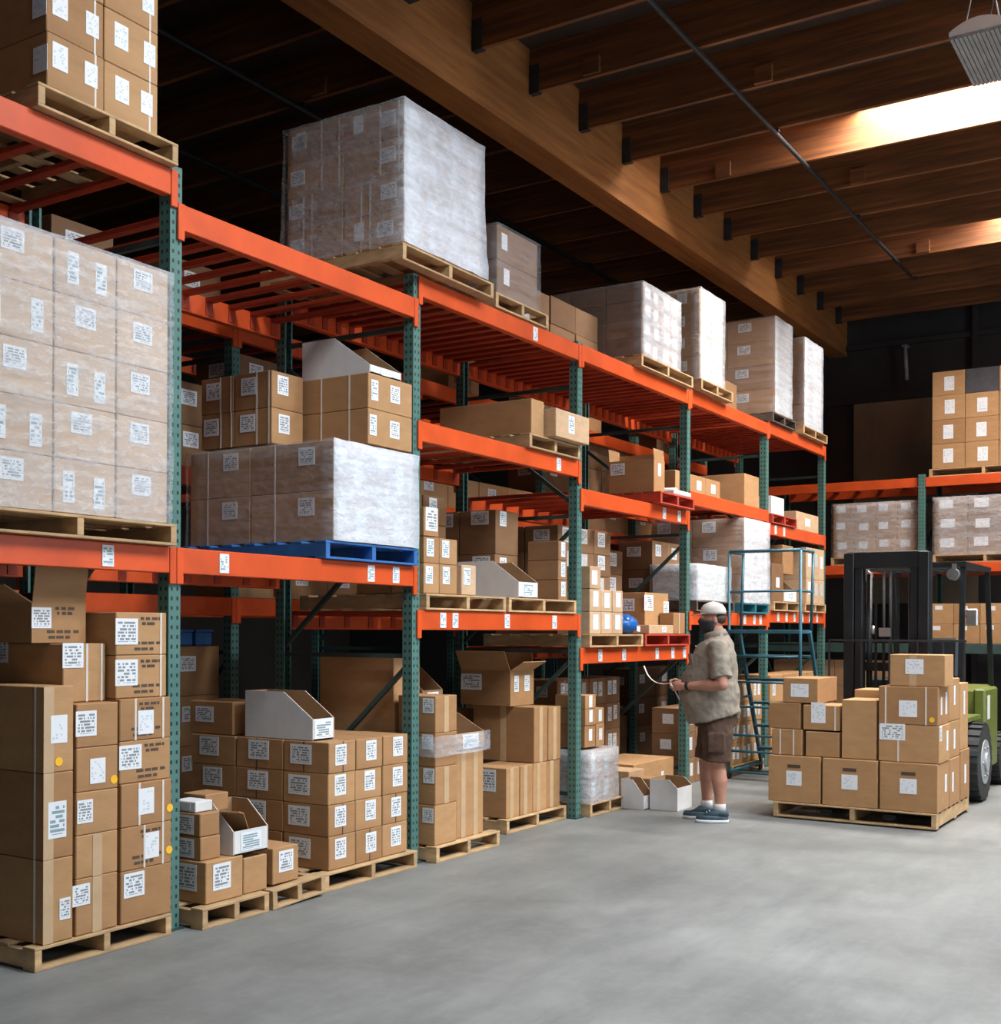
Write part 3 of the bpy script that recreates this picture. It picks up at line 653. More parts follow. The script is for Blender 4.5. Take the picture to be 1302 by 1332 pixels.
# ======== top shelf over the second upright: the tallest wrapped load
pallet('pale pallet under the tallest wrapped load on top shelf', -1.12, 0.12, 6.16, 7.25, 3.947)
G = 'boxes inside the tallest wrapped load'
grid('tallest load on top shelf', G, 0.09, [.50, .50], [6.20, 6.66, 7.13], [4.06, 4.295, 4.53, 4.765, 5.0],
     A=[(LI, .3, .6, .1, .12), (LI, .7, .4, .08, .1)], N=lambda i, j, k, r: [(T, .72 if i == 0 else .2, .55, .13, .10)] + [('strap', .93 if k > 1 else .3), ('strap', .62 if k > 1 else .45)] + ([(LI, .25, .6, .08, .12)] if r.random() < .6 else []), wrapped=True, seed=9, jit=.002)
wrap('bright creased film round the tallest load on top shelf', -.92, 0.092, 6.20, 7.13, 4.06, 5.005, 'film', front='film_glare', flare=.03, seed=10)
# ======== bay 2, top shelf beyond
pallet('pallet beneath the dark wrapped load behind the tallest load', -1.1, 0.03, 7.42, 8.2, 3.945)
G = 'boxes in the dark wrapped load behind the tallest load'
grid('dark wrapped load behind tallest one', G, 0.0, [.5, .5], [7.48, 8.08], [4.057, 4.32, 4.58], mat='card_dark_shaded', A=[(LI, .2, .6, .08, .12)], wrapped=True, seed=11, jit=.002)
wrap('thin shiny film round the dark load behind the tallest', -1.0, 0.002, 7.48, 8.08, 4.057, 4.585, 'film_thin', seed=12)
grid('small set-back stack on top shelf', 'boxes of the small set-back stack', -.25, [.42, .4], [8.22, 8.71], [3.947, 4.16, 4.37], mat='card_dark_shaded', A=[(LI, .2, .7, .08, .1)], seed=13)
# ======== bay 3, top shelf
pallet('pallet under the long dark wrapped load with white end', -1.15, 0.08, 9.80, 10.98, 3.955)
G = 'boxes in the long dark wrapped load'
grid('long dark wrapped load', G, 0.05, [.37, .37, .37], [9.86, 10.28, 10.70], [4.067, 4.235, 4.40, 4.57, 4.735], mat='card_dark_shaded', A=[(LI, .3, .55, .12, .1), (LI, .75, .5, .1, .1)], wrapped=True, seed=14, jit=.002)
wrap('shiny film round the long dark load on top shelf', -1.08, 0.052, 9.86, 10.70, 4.067, 4.74, 'film_thin', front='film_heavy_glare', seed=15)
grid('low dark row on top shelf', 'boxes of the low dark row on top shelf', -.35, [.5], [8.9, 9.35, 9.78], [3.957, 4.2, 4.44], mat='card_dark_shaded', seed=16)
# ======== bay 4 and 5, top shelf
pallet('pale pallet under the white-striped load on top shelf', -1.1, 0.10, 11.14, 12.0, 3.973)
G = 'boxes in the white-striped load'
grid('white-striped load on top shelf', G, 0.06, [.5, .5], [11.18, 11.5, 11.82], [4.086, 4.32, 4.55, 4.78, 5.0], A=[(LI, .3, .5, .12, .19), (LI, .72, .5, .1, .16)], N=[(T, .6, .6, .1, .1)], wrapped=True, seed=17, jit=.002)
wrap('bright film round the white-striped load on top shelf', -.94, 0.062, 11.18, 11.82, 4.086, 5.005, 'film_thin', front='film_heavy_glare', seed=18)
pallet('dark pallet under the second to last load on top shelf', -1.1, 0.06, 13.36, 14.2, 3.993, mat='wood_dark')
G = 'boxes in the second to last top load'
grid('second to last top load', G, 0.05, [.58, .5], [13.42, 14.02], [4.106, 4.385, 4.665, 4.945, 5.22], A=[(LI, .2, .5, .1, .14)], N=[(T, .35, .7, .16, .10)], wrapped=True, seed=19, jit=.002, look='film-covered')
wrap('grey film round the second to last load on top shelf', -1.03, 0.052, 13.42, 14.02, 4.106, 5.225, 'film_thin', front='film_glare', seed=20)
pallet('pale pallet under the farthest load on top shelf', -1.1, 0.08, 14.42, 15.4, 3.993)
G = 'boxes in the farthest top load'
grid('farthest top load', G, 0.05, [.5, .5], [14.50, 14.87, 15.24], [4.106, 4.38, 4.66, 4.94, 5.20], A=[(LI, .3, .6, .14, .16)], wrapped=True, seed=21, jit=.002)
wrap('pale film round the farthest load on top shelf', -.95, 0.052, 14.50, 15.24, 4.106, 5.205, 'film_thin', front='film_glare', seed=22)
carton('lone brown box on top shelf between the bright loads', -.9, -.2, 12.3, 12.9, 3.975, 4.35, None, 'card_dark_shaded')
# ======== bay 2, middle shelf
pallet('wooden pallet under the long flat box on middle shelf', -1.1, 0.05, 7.88, 8.70, 2.973)
carton('long flat brown box lying on the pallet of middle shelf', -.84, 0.03, 7.94, 8.14, 3.088, 3.36, None, 'card', [])
carton('pale square-ended box beside the long flat box', -.50, 0.13, 8.15, 8.71, 3.088, 3.31, None, 'card_pale', [('A', BA, .45, .55, .10, .14)])
carton('small brown carton far back beside the second upright, middle shelf', -.95, -.55, 6.9, 7.3, 2.974, 3.12, None, 'card', [])
carton('white-wrapped flat carton deep on the middle shelf', -1.15, -.96, 7.2, 7.7, 2.974, 3.1, None, 'white_card', [])
# ======== bay 2, lower shelf
pallet('worn pallet on lower shelf right after the second upright', -1.1, 0.03, 6.56, 7.58, 1.702)
pallet('pale pallet on lower shelf below the white bin', -1.1, 0.03, 7.62, 8.68, 1.702)
G = 'labelled boxes just past the second upright on lower shelf'
grid('stack just past second upright', G, 0.0, [.28, .3], [6.57, 6.76, 6.98], [1.815, 2.02, 2.20, 2.42], A=[(BA, .35, .62, .085, .12)], N=[(T, .5, .6, .12, .1)], seed=23, skip=((0, 1, 2), (1, 0, 2), (0, 0, 2)), jit=.002)
carton('small pale box between label stack and white bin', -.28, 0, 7.03, 7.22, 1.815, 2.03, G, 'card_pale', [('A', BA, .35, .62, .085, .12)])
carton('white-labelled box topping the stack past second upright', -.26, 0, 6.57, 6.75, 2.203, 2.40, G, 'card', [('A', T, .5, .6, .14, .16), ('N', T, .5, .6, .12, .1)])
bin_box('long white bin box on the lower shelf', -.55, 0.01, 7.79, 8.08, 1.815, .285, .12, .42, st=(BA, .17, .11))
grid('dark stack behind the long white bin', 'boxes of the dark stack behind the long white bin', -.42, [.36, .34], [8.14, 8.50], [1.815, 2.18, 2.54], mat='card_dark_shaded', A=[(T, .35, .8, .10, .12)], N=[(T, .6, .82, .17, .11)], seed=24)
grid('shaded row on lower shelf', 'boxes of the shaded row on lower shelf', -.62, [.40], [7.10, 7.42, 7.74], [1.815, 2.10, 2.38, 2.60], mat='card_dark_shaded', A=[(T, .4, .7, .1, .1)], N=[(T, .5, .7, .14, .1)], seed=25)
grid('column before the third upright', 'boxes of the column before third upright', -.05, [.3], [8.52, 8.68], [1.815, 1.98, 2.14, 2.30], mat='card_dark_shaded', A=[(BA, .5, .55, .07, .12)], seed=26)
# ======== bay 2, floor
pallet('pale pallet on floor just after the second upright', -1.0, 0.12, 6.56, 7.36, 0.0)
G = 'boxes of the taped column after the second upright'
grid('taped column after second upright', G, 0.10, [.32], [6.575, 6.84], [.112, .385, .64, .87, 1.12], A=lambda i, j, k, r: [('tape', .5)] if k in (1, 3) else [], N=[(T, .8, .75, .09, .1)], seed=27, jit=.002)
carton('tall slim brown box under the open flap by taped column', -.30, 0.07, 6.87, 7.22, .112, .72, G, 'card', [('A', 'tape', .25), ('A', 'tape', .7)])
bin_box('open-topped brown bin with white label on tall slim box', -.30, 0.07, 6.87, 7.22, .722, .24, .12, .6, mat='card', st=(BA, .20, .10))
wrap('strip of clear film round the taped column and bin', -.22, 0.10, 6.575, 7.22, .71, .85, 'film', seed=28, top=False)
for (a, b, nm) in ((.113, .75, 'lower'), (.752, 1.38, 'upper')): carton('large plain brown carton behind the taped column, %s of two' % nm, -.92, -.25, 6.57, 6.88, a, b, G, 'card')
pallet('pale pallet on floor before the third upright', -1.15, -0.08, 7.78, 8.72, 0.0)
G = 'upright narrow boxes before the third upright'
grid('narrow row before third upright', G, -.11, [.36, .36], [7.82, 8.02, 8.22, 8.44, 8.68], [.112, .50], A=[('tape', .4)], N=[(T, .55, .72, .13, .17)], seed=29, jit=.006)
carton('large brown box on the narrow row before third upright', -.70, -.11, 8.24, 8.46, .502, .95, G, 'card', [('A', 'tape', .5), ('N', 'tape', .5)])
carton('slim brown box beside the large box before third upright', -.55, -.11, 8.47, 8.68, .502, .94, G, 'card', [('A', 'tape', .5)])
carton('brown carton behind the large box on the narrow row', -1.14, -.85, 8.1, 8.55, .113, .9, G, 'card_dark_shaded')
open_carton('open brown box with flaps up before the third upright', -.78, -.30, 8.18, 8.55, .953, 1.24, {'N': (30, .18), 'A': (60, .14), 'B': (10, .14), 'F': (-10, .14)}, 'card', [('N', T, .22, .66, .20, .13), ('A', BA, .25, .62, .07, .13), ('A', BA, .7, .62, .08, .13)], G)
bin_box('dark bin box behind the taped column after second upright', -.75, -.28, 6.95, 7.2, 1.0, .3, .13, .45, mat='card_dark_shaded', st=(BA, .14, .1))
carton('brown box under the dark bin box after second upright', -.8, -.315, 6.9, 7.25, .5, 1.0, G, 'card_dark_shaded')
carton('brown base box under dark bin stack after second upright', -.8, -.34, 6.9, 7.25, .112, .5, G, 'card_dark_shaded')
# ======== bay 3, lower shelf
pallet('clean pale pallet on lowest shelf by the third upright', -1.0, 0.06, 8.86, 9.90, 1.422)
G = 'small labelled boxes on the clean pale pallet'
grid('block on the clean pale pallet', G, 0.04, [.32], [8.90, 9.11, 9.32, 9.53], [1.535, 1.725, 1.915], mat='card_pale', A=[(LI, .5, .55, .095, .13)], N=[(LI, .5, .6, .1, .1)], seed=30, jit=.002)
carton('single pale box on top of the block on clean pale pallet', -.22, .04, 8.90, 9.10, 1.917, 2.11, G, 'card_pale', [('A', LI, .4, .5, .10, .12)])
mb = MB(); mb.ball((0, 0, .085), .13, 0, (0.8, 1.15, .68), 18)
for i in range(7): mb.ball((0.05 * math.sin(i * 2.4), .09 * math.cos(i * 2.4), .10 + .02 * (i % 3)), .05, 0, (1, 1, .9), 10)
o = obj('blue_plastic_bag', mb, plain('blue_plastic', (0.012, 0.10, 0.36), 0.3), None, (-.03, 9.72, 1.533)); tag(o, 'crumpled blue plastic bag on the clean pale pallet', 'bag')
link('bag_tag', MB().box(-.035, .035, -.001, .001, -.025, .025).data('bag_tag', ['white_card']), o, (.108, .04, .05), (0, 0.1, R(90)))
pallet('red painted pallet on lowest shelf past the blue bag', -1.0, 0.06, 9.94, 10.98, 1.422, mat='wood_red')
carton('large brown box on the lower red pallet', -.60, -.12, 10.32, 10.86, 1.535, 1.93, None, 'card', [('A', T, .15, .75, .2, .15), ('A', BA, .9, .6, .12, .16), ('N', T, .6, .7, .16, .12)])
carton('flat pale box lying at the front of lower red pallet', -.115, .05, 10.05, 10.6, 1.535, 1.62, None, 'card_pale', [('A', T, .6, .5, .1, .05)])
carton('small brown box at the far edge of lower red pallet', -.115, .04, 10.62, 10.9, 1.535, 1.74, None, 'card', [('A', 'strap', .5)])
grid('rear stack above clean pale pallet', 'boxes of the rear stack above the clean pale pallet', -.33, [.34, .3], [9.0, 9.34, 9.68, 10.02], [1.535, 1.82, 2.06, 2.26, 2.48], mat='card_dark_shaded', A=[(T, .4, .65, .14, .13)], N=[(T, .5, .6, .16, .1)], seed=31)
grid('rear stack above lower red pallet', 'boxes of the rear stack above the lower red pallet', -.62, [.3], [10.06, 10.45, 10.85], [1.535, 1.85, 2.12, 2.36], mat='card_dark_shaded', A=[(T, .4, .65, .2, .13)], seed=32)
# ======== bay 3, middle shelf
pallet('red painted pallet on the middle shelf by fourth upright', -.95, 0.10, 10.18, 10.98, 2.752, mat='wood_red')
open_carton('open brown box with upright flaps on upper red pallet', -.45, 0.02, 10.2, 10.44, 2.865, 3.17, {'A': (-6, .10), 'B': (5, .12), 'F': (-8, .08)}, 'card', [('N', T, .2, .75, .15, .11), ('A', LI, .5, .7, .07, .12)], 'boxes on the upper red pallet')
mb = MB(); mb.box(-.15, .15, -.2, .2, 0, .05, 0, None, .01).box(-.12, .1, -.15, .1, .05, .075, 0, (0, 0, .3), .01)
o = obj('folded_film_bundle', mb, 'white_card', None, (-.06, 10.72, 2.866)); tag(o, 'flat bundle of folded white film on the upper red pallet', 'plastic film')
mb = MB(); mb.box(-.35, .35, -.045, .045, 0, .03); o = obj('loose_plank', mb, 'card_pale', None, (-.5, 9.3, 2.754), (0, 0, .5)); tag(o, 'loose pale plank lying on the middle shelf past third upright', 'plank')
# ======== bay 3, floor
pallet('pale pallet on floor just past the third upright', -1.0, 0.06, 8.88, 9.62, 0.0)
G = 'film-wrapped boxes on the floor past the third upright'
grid('wrapped block past third upright', G, 0.04, [.35, .3], [8.90, 9.14, 9.40], [.112, .33, .55], A=[(BA, .3, .5, .07, .13)], N=[(T, .5, .6, .12, .1)], wrapped=True, seed=33, jit=.002)
wrap('milky film round the low block past third upright', -.61, 0.042, 8.90, 9.40, .112, .555, 'film_heavy_glare', seed=34)
grid('slim stack on the wrapped block', 'boxes of the slim stack on the wrapped block', 0.0, [.3], [8.90, 9.10, 9.26], [.575, .76, .90, 1.02], A=[(LI, .5, .55, .06, .1)], seed=35, skip=((0, 1, 2),))
carton('long low brown box on the floor before fourth upright', -.65, -.10, 10.05, 10.96, .001, .32, None, 'card', [('N', 'tape', .5), ('A', LI, .7, .5, .06, .08)])
carton('flat pale box on the floor behind the white boxes', -.42, .02, 9.70, 10.02, .001, .30, None, 'card_pale', [('N', T, .5, .8, .12, .06)])
bin_box('white open box on the floor jutting into the aisle', .28, .54, 9.58, 9.90, .0, .27, .20, .3, st=None)
bin_box('white open box with brown inside beside floor stack', .04, .26, 9.50, 9.68, .0, .26, .12, .5, st=None)
carton('brown box tucked behind the white boxes on the floor', .05, .24, 9.70, 9.92, .001, .25, None, 'card', [])
grid('shaded floor stack past third upright', 'boxes of the shaded floor stack past third upright', -.70, [.34, .3], [9.66, 9.98, 10.30, 10.64, 10.97], [.0, .30, .58, .84, 1.1], mat='card_dark_shaded', A=[(BA, .3, .6, .08, .14), (BA, .65, .6, .08, .14)], N=[(T, .5, .6, .12, .1)], seed=36)
# ======== bay 4
pallet('teal painted pallet on shelf behind the blue ladder', -1.1, 0.05, 12.42, 13.28, 1.762, mat='wood_teal')
G = 'boxes in the tall wrapped load behind the blue ladder'
grid('tall load behind blue ladder', G, 0.04, [.60, .5], [12.47, 12.87, 13.28], [1.875, 2.18, 2.49, 2.80], A=[(LI, .3, .6, .14, .14), (LI, .75, .5, .1, .14)], N=[(T, .35, .75, .16, .12)], wrapped=True, seed=37, jit=.002)
wrap('bright film down the tall load behind blue ladder', -1.06, 0.042, 12.47, 13.28, 1.875, 2.805, 'film_thin', front='film_glare', seed=38)
pallet('dark pallet on shelf just past the fourth upright', -1.0, 0.05, 11.16, 12.2, 1.762, mat='wood_dark')
G = 'boxes in the light blue-white wrapped block'
grid('pale wrapped block past fourth upright', G, 0.02, [.5], [11.24, 11.68, 12.12], [1.875, 2.24], mat='white_card', A=[(LI, .2, .7, .12, .1)], wrapped=True, seed=39, jit=.002)
wrap('bluish film round the pale block past fourth upright', -.48, 0.022, 11.24, 12.12, 1.875, 2.245, 'film_heavy_glare', seed=40)
carton('wide brown board box tilted on the shelf above the ladder', -.95, -.05, 12.75, 13.22, 2.963, 3.33, None, 'card', [])
grid('brown row above the blue ladder', 'boxes of the brown row on the middle shelf of fourth bay', -.2, [.4], [11.2, 11.6, 12.0, 12.4], [2.963, 3.2], A=[(LI, .5, .6, .12, .1)], N=[(T, .3, .6, .12, .1)], seed=41)
grid('rear stack past fourth upright', 'boxes of the rear stack past fourth upright', -.5, [.4], [11.3, 11.7, 12.1], [2.0 - .125, 2.2, 2.5], mat='card_dark_shaded', A=[(T, .4, .65, .14, .12)], N=[(T, .5, .6, .16, .1)], seed=42)
pallet('pale pallet on the floor behind the blue ladder', -1.0, 0.03, 12.2, 13.2, 0.0)
grid('floor stack behind the blue ladder', 'boxes of the floor stack behind the blue ladder', 0.0, [.34], [12.22, 12.55, 12.88, 13.2], [.112, .34, .56, .78, 1.0], A=[(BA, .3, .55, .07, .13), (LI, .7, .55, .07, .13)], N=[(LI, .5, .6, .12, .1)], seed=43)
grid('floor stack past the fourth upright', 'boxes of the floor stack past the fourth upright', -.12, [.34], [11.2, 11.55, 11.9], [.0, .26, .52, .78], mat='card_dark_shaded', A=[(BA, .3, .55, .07, .13), (LI, .7, .55, .07, .13)], N=[(LI, .5, .6, .12, .1)], seed=44)
# ======== bay 5
pallet('wooden pallet on lower shelf of the farthest bay', -1.0, 0.05, 13.45, 14.4, 1.802)
bin_box('white and brown bin box on the farthest lower shelf', -.5, .02, 13.9, 14.35, 1.915, .33, .14, .5, st=(BA, .2, .1))
carton('brown box beside the bin on the farthest lower shelf', -.4, .02, 13.46, 13.88, 1.915, 2.36, None, 'card_dark_shaded', [('A', LI, .5, .5, .12, .12)])
carton('pale upright box on the brown box, farthest lower shelf', -.3, .0, 13.9, 14.3, 2.25, 2.6, None, 'card', [])
pallet('small pallet on lower shelf by the farthest upright', -1.0, 0.05, 14.6, 15.46, 1.802)
G = 'tall pale boxes by the farthest upright'
grid('tall pale row by farthest upright', G, 0.03, [.4], [14.72, 14.97, 15.22, 15.46], [1.915, 2.22, 2.62], mat='card_pale', A=[(LI, .5, .6, .12, .16)], seed=45)
pallet('red pallet on middle shelf of the farthest bay', -1.0, 0.04, 13.42, 14.3, 2.823, mat='wood_red')
carton('white box on the red pallet of farthest middle shelf', -.4, 0, 13.5, 13.95, 2.937, 3.15, None, 'white_card', [])
carton('brown box with raised corner on farthest middle shelf', -.75, -.45, 13.5, 13.9, 2.937, 3.3, None, 'card', [])
carton('long pale box ending at the farthest upright, middle shelf', -.35, .0, 14.4, 15.3, 2.823, 3.05, None, 'card_pale', [('A', LI, .5, .5, .2, .1)])
grid('floor stack of the farthest bay', 'boxes of the floor stack in the farthest bay', 0.0, [.4], [13.5, 13.95, 14.4, 14.85, 15.3], [.0, .35, .70, 1.05], mat='card', A=[(BA, .3, .55, .1, .15)], N=[(LI, .5, .6, .12, .1)], seed=46)
# ======== rear rack, seen through the bays
PH = ['rear rack behind the %s bay' % b for b in bn]
for k in range(1, 6):
    y0, y1 = UY[k] + .07, UY[k + 1] - .07; n = 4 if k < 4 else 3
    for j, z in enumerate((0.0, 1.80, 2.72, 3.85)):
        rr = random.Random(k * 7 + j); hh = rr.choice((.26, .31, .36)); nl = rr.choice((2, 3)) if j < 3 else 1
        if j == 0: nl = 3
        if k == 2 and j == 1: nl = 2
        yy = [y0 + (y1 - y0) * i / n for i in range(n + 1)]
        sk = tuple((0, jj, nl - 1) for jj in range(n) if rr.random() < .45)
        if k == 1 and j == 1: continue
        if k == 1 and j == 0: hh, nl, sk = .36, 4, tuple((0, jj, 3) for jj in (0, 1))
        if j == 1: nl = 2; sk = tuple(q for q in sk if q[2] == 1)
        lv = ['floor', 'low shelf', 'mid shelf', 'high shelf'][j]
        grid('%s, %s' % (lv, PH[k]), 'boxes in the rear rack', -1.74, [.42], yy, [z + .002 + hh * q for q in range(nl + 1)],
             mat=rr.choice(('card', 'card_dark_shaded')), A=[(T, .4, .65, .15, .11)], N=[(T, .5, .6, .16, .1)], seed=100 + k * 5 + j, skip=sk)
for y in (6.08, 6.27):
    o = obj('blue_crate', MB().box(-.14, .14, -.08, .08, 0, .10, 0, None, .008).box(-.145, .145, -.084, .084, .10, .115), 'wood_blue', None, (-1.5, y, 1.62 + .0)); o.location.z = 1.446; o.location.x = -1.90
    tag(o, 'blue plastic crate on rear rack stack, %s of two seen past the nearest upright' % ('nearer' if y < 6.2 else 'farther'), 'crate', 'blue crates on the rear rack')
# ======== back wall rack
pallet('pallet under the labelled load on back wall top shelf', 1.0, 2.4, 17.0, 18.0, 3.683, axis='y')
def back_grid(phrase, group, xs_, y0, dy, zs, mat='card', st=(), wrapped=False, seed=0):
    r = random.Random(seed)
    for k in range(len(zs) - 1):
        for i in range(len(xs_) - 1):
            s = [(q[0], q[1], q[2] + r.uniform(-.05, .05), q[3] + r.uniform(-.05, .05)) + tuple(q[4:]) for q in st]
            carton('%s box, %s layer, %s from corner, %s' % ('dark grey' if (seed, i, k) == (61, 1, 3) else 'wrapped' if wrapped else LOOK[mat], layer_name(k, len(zs) - 1), ORD[i], phrase), xs_[i], xs_[i + 1], y0, y0 + dy, zs[k], zs[k + 1], group, 'card_black' if (seed, i, k) == (61, 1, 3) else mat, [] if (seed, i, k) == (61, 1, 3) else s)
back_grid('back wall top load', 'boxes in the load on back wall top shelf', [1.03, 1.46, 1.89, 2.32], 17.03, .6, [3.797, 4.13, 4.46, 4.79, 5.12], 'card', [('N', LI, .5, .5, .13, .19)], seed=61)
pallet('pallet under grey wrapped load on back wall rack', -.35, .84, 17.0, 18.0, 2.503, axis='y')
back_grid('grey load on back wall', 'boxes in the grey wrapped load on back wall rack', [-.33, -.03, .27, .57, .86], 17.03, .5, [2.615, 2.87, 3.13, 3.38], 'card', [('N', LI, .4, .7, .13, .1)], True, 62)
wrap('grey film round the load on back wall rack near corner', -.33, .86, 17.03, 17.53, 2.615, 3.385, 'film', seed=63)
pallet('pallet under the creased load behind forklift roof', 1.05, 2.4, 17.0, 18.0, 2.503, axis='y')
back_grid('creased load behind forklift roof', 'boxes in the creased load behind the forklift roof', [1.06, 1.5, 1.94, 2.38], 17.03, .5, [2.615, 2.88, 3.14, 3.40], 'card_dark_shaded', [('N', LI, .4, .6, .18, .12)], True, 64)
wrap('crumpled film round the load behind forklift roof', 1.06, 2.38, 17.03, 17.53, 2.615, 3.405, 'film', seed=65)
back_grid('lowest back wall shelf', 'boxes on the lowest back wall shelf', [.98, 1.32, 1.66, 2.0, 2.34], 17.03, .4, [1.402, 1.67, 1.95], 'card', [('N', LI, .4, .8, .1, .06)], False, 66)
back_grid('floor of back wall rack', 'boxes on the floor under the back wall rack', [-1.2, -.75, -.3, .15, .6], 17.03, .4, [.001, .4, .8, 1.15], 'card_dark_shaded', [], False, 67)
# ---------------------------------------------------------------- blue rolling ladder
t = thing('rolling_ladder', 'blue steel rolling warehouse ladder with guard rail beside the rack', 'ladder', (0.45, 12.4, 0))
W2 = 0.385
for s in (-1, 1):
    obj('rear_post', MB().tube((s * W2, -.40, .06), (s * W2, -.40, 2.40), .017, 8), 'ladder', t)
    obj('side_rail', MB().bar((s * W2, .62, .06), (s * W2, -.10, 1.56), .03, .05), 'ladder', t)
    obj('guard_rail', MB().tube((s * W2, -.38, 2.40), (s * W2, .02, 2.40), .016, 8).tube((s * W2, .02, 2.40), (s * W2, -.05, 1.56), .016, 8).tube((s * W2, -.38, 1.98), (s * W2, -.02, 1.98), .013, 8), 'ladder', t)
    obj('base_rail', MB().tube((s * W2, -.40, .08), (s * W2, .64, .08), .018, 8).tube((s * W2, -.40, .85), (s * W2, .22, .85), .013, 8), 'ladder', t)
    for y in (-.38, .58):
        cs = obj('caster', MB().tube((s * W2 - .012, y, .036), (s * W2 + .012, y, .036), .035, 14).box(s * W2 - .018, s * W2 + .018, y - .012, y + .012, .04, .075), 'rubber', t)
obj('top_rail', MB().tube((-W2, -.40, 2.40), (W2, -.40, 2.40), .017, 8), 'ladder', t)
obj('mid_rail', MB().tube((-W2, -.40, 1.98), (W2, -.40, 1.98), .011, 8), 'ladder', t)
for z in (.08, .30, .47, .77, 1.03, 1.30):
    obj('cross_bar', MB().tube((-W2, -.40, z), (W2, -.40, z), .013, 8), 'ladder', t)
for k in range(1, 6):
    y = .62 - .72 * (0.26 * k - .06) / 1.5
    obj('step', MB().box(-W2 + .01, W2 - .01, y - .09, y + .09, .26 * k - .015, .26 * k + .012, 0, None, .003), 'ladder', t)
obj('platform', MB().box(-W2, W2, -.42, -.08, 1.54, 1.58, 0, None, .003), 'ladder', t)
# ---------------------------------------------------------------- forklift
FX = 2.0
t = thing('forklift', 'lime green and black forklift carrying a pallet of brown boxes', 'forklift', (FX, 12.2, 0))
def fl(name, mb, mat, parent=None): return obj(name, mb, mat, parent or t, (0, 0, 0) if parent else (0, 0, 0))
MY = -1.0                                    # mast, in the truck's own frame (truck faces -y)
XO = -0.09
for s in (-1, 1):
    x = XO + s * .335
    fl('mast_channel', MB().box(x - .045, x + .045, MY - .08, MY + .09, .07, 2.29, 0, None, .004), 'black')
    x = XO + s * .25
    fl('inner_mast_rail', MB().box(x - .035, x + .035, MY - .06, MY + .06, .09, 2.25, 0, None, .004), 'black')
    fl('lift_chain', MB().box(XO + s * .10 - .012, XO + s * .10 + .012, MY - .02, MY - .012, .4, 2.1), 'black')
    fl('lift_cylinder', MB().tube((XO + s * .19, MY + .10, .2), (XO + s * .19, MY + .10, 2.1), .028, 12), 'black')
    fl('tilt_cylinder', MB().tube((s * .28, MY + .1, .62), (s * .28, -.30, .50), .03, 10), 'black')
fl('mast_crossbar', MB().box(XO - .36, XO + .36, MY - .07, MY + .08, 2.15, 2.30, 0, None, .006), 'black')
fl('mast_crossbar', MB().box(XO - .30, XO + .30, MY + .06, MY + .10, 1.20, 1.28), 'black')
fl('mast_crossbar', MB().box(XO - .30, XO + .30, MY + .06, MY + .10, .30, .42), 'black')
fl('hydraulic_hose', MB().tube((XO - .02, MY - .05, 2.12), (XO - .02, MY - .05, 1.0), .014, 8).tube((XO + .04, MY - .05, 2.12), (XO + .04, MY - .05, 1.0), .014, 8), 'rubber')
fl('valve_block', MB().box(XO - .05, XO + .05, MY - .11, MY - .05, 1.52, 1.60).tube((XO - .11, MY - .08, 1.62), (XO - .11, MY - .08, 1.54), .018, 8), 'steel')
fl('carriage', MB().box(-.48, .48, MY - .13, MY - .085, .16, .26).box(-.48, .48, MY - .13, MY - .085, .50, .60).box(-.36, -.28, MY - .13, MY - .085, .26, .50).box(.28, .36, MY - .13, MY - .085, .26, .50), 'black')
br = MB()
br.box(-.60, .62, MY - .125, MY - .10, 1.475, 1.495).box(-.60, .62, MY - .125, MY - .10, .60, .63)
for x in (-.60, -.30, -.05, .20, .42, .60): br.box(x, x + .012, MY - .125, MY - .10, .60, 1.475)
fl('load_backrest', br, 'hanger')
for s in (-1, 1):
    fl('fork', MB().box(s * .26 - .05, s * .26 + .05, MY - .165, MY - .13, .05, .58).box(s * .26 - .05, s * .26 + .05, -2.3, MY - .13, .045, .078), 'black')
# body
bd = MB(); bd.prism([(-.62, .30), (-.62, .62), (-.50, .78), (-.30, .55), (.15, .55), (.22, .98), (1.05, 1.02), (1.28, .85), (1.30, .30)], 'x', -.47, .47)
fl('body', bd, 'green')
fl('counterweight', MB().box(-.46, .46, .95, 1.42, .22, .92, 0, None, .06), 'black')
fl('side_step', MB().box(-.56, -.47, -.04, -.01, .22, .5).box(.47, .56, -.04, -.01, .22, .5), 'black')
for s in (-1, 1): fl('fender', MB().box(*((.30, .56) if s > 0 else (-.56, -.30)), -.85, -.10, .74, .78), 'green')
st_ = fl('seat', MB().box(-.22, .22, .20, .62, 1.0, 1.10, 0, None, .03).box(-.22, .22, .58, .68, 1.08, 1.50, 0, (-.12, 0, 0), .03), 'black')
sw = MB()
for i in range(16):
    a, b = 2 * math.pi * i / 16, 2 * math.pi * (i + 1) / 16
    sw.tube((.16 * math.cos(a), .16 * math.sin(a), 0), (.16 * math.cos(b), .16 * math.sin(b), 0), .012, 6)
sw.tube((-.16, 0, 0), (.16, 0, 0), .009, 6).tube((0, -.02, -.4), (0, 0, 0), .02, 8)
o = fl('steering_wheel', sw, 'black'); o.location = (0, -.18, 1.22); o.rotation_euler = (.45, 0, 0)
fl('dashboard', MB().box(-.40, .40, -.52, -.34, .6, 1.12, 0, None, .02), 'black')
for s in (-1, 1):
    x = s * .47
    g = MB(); g.bar((x, -.62, .62), (x, -.48, 2.18), .045, .05); fl('guard_post', g, 'black')
    g = MB(); g.bar((x, .98, .95), (x, .72, 2.18), .045, .05); fl('guard_post', g, 'black')
    fl('work_light', MB().tube((s * .40, -.60, 2.10), (s * .40, -.52, 2.10), .055, 14).box(s * .40 - .02, s * .40 + .02, -.54, -.50, 2.1, 2.2), 'steel')
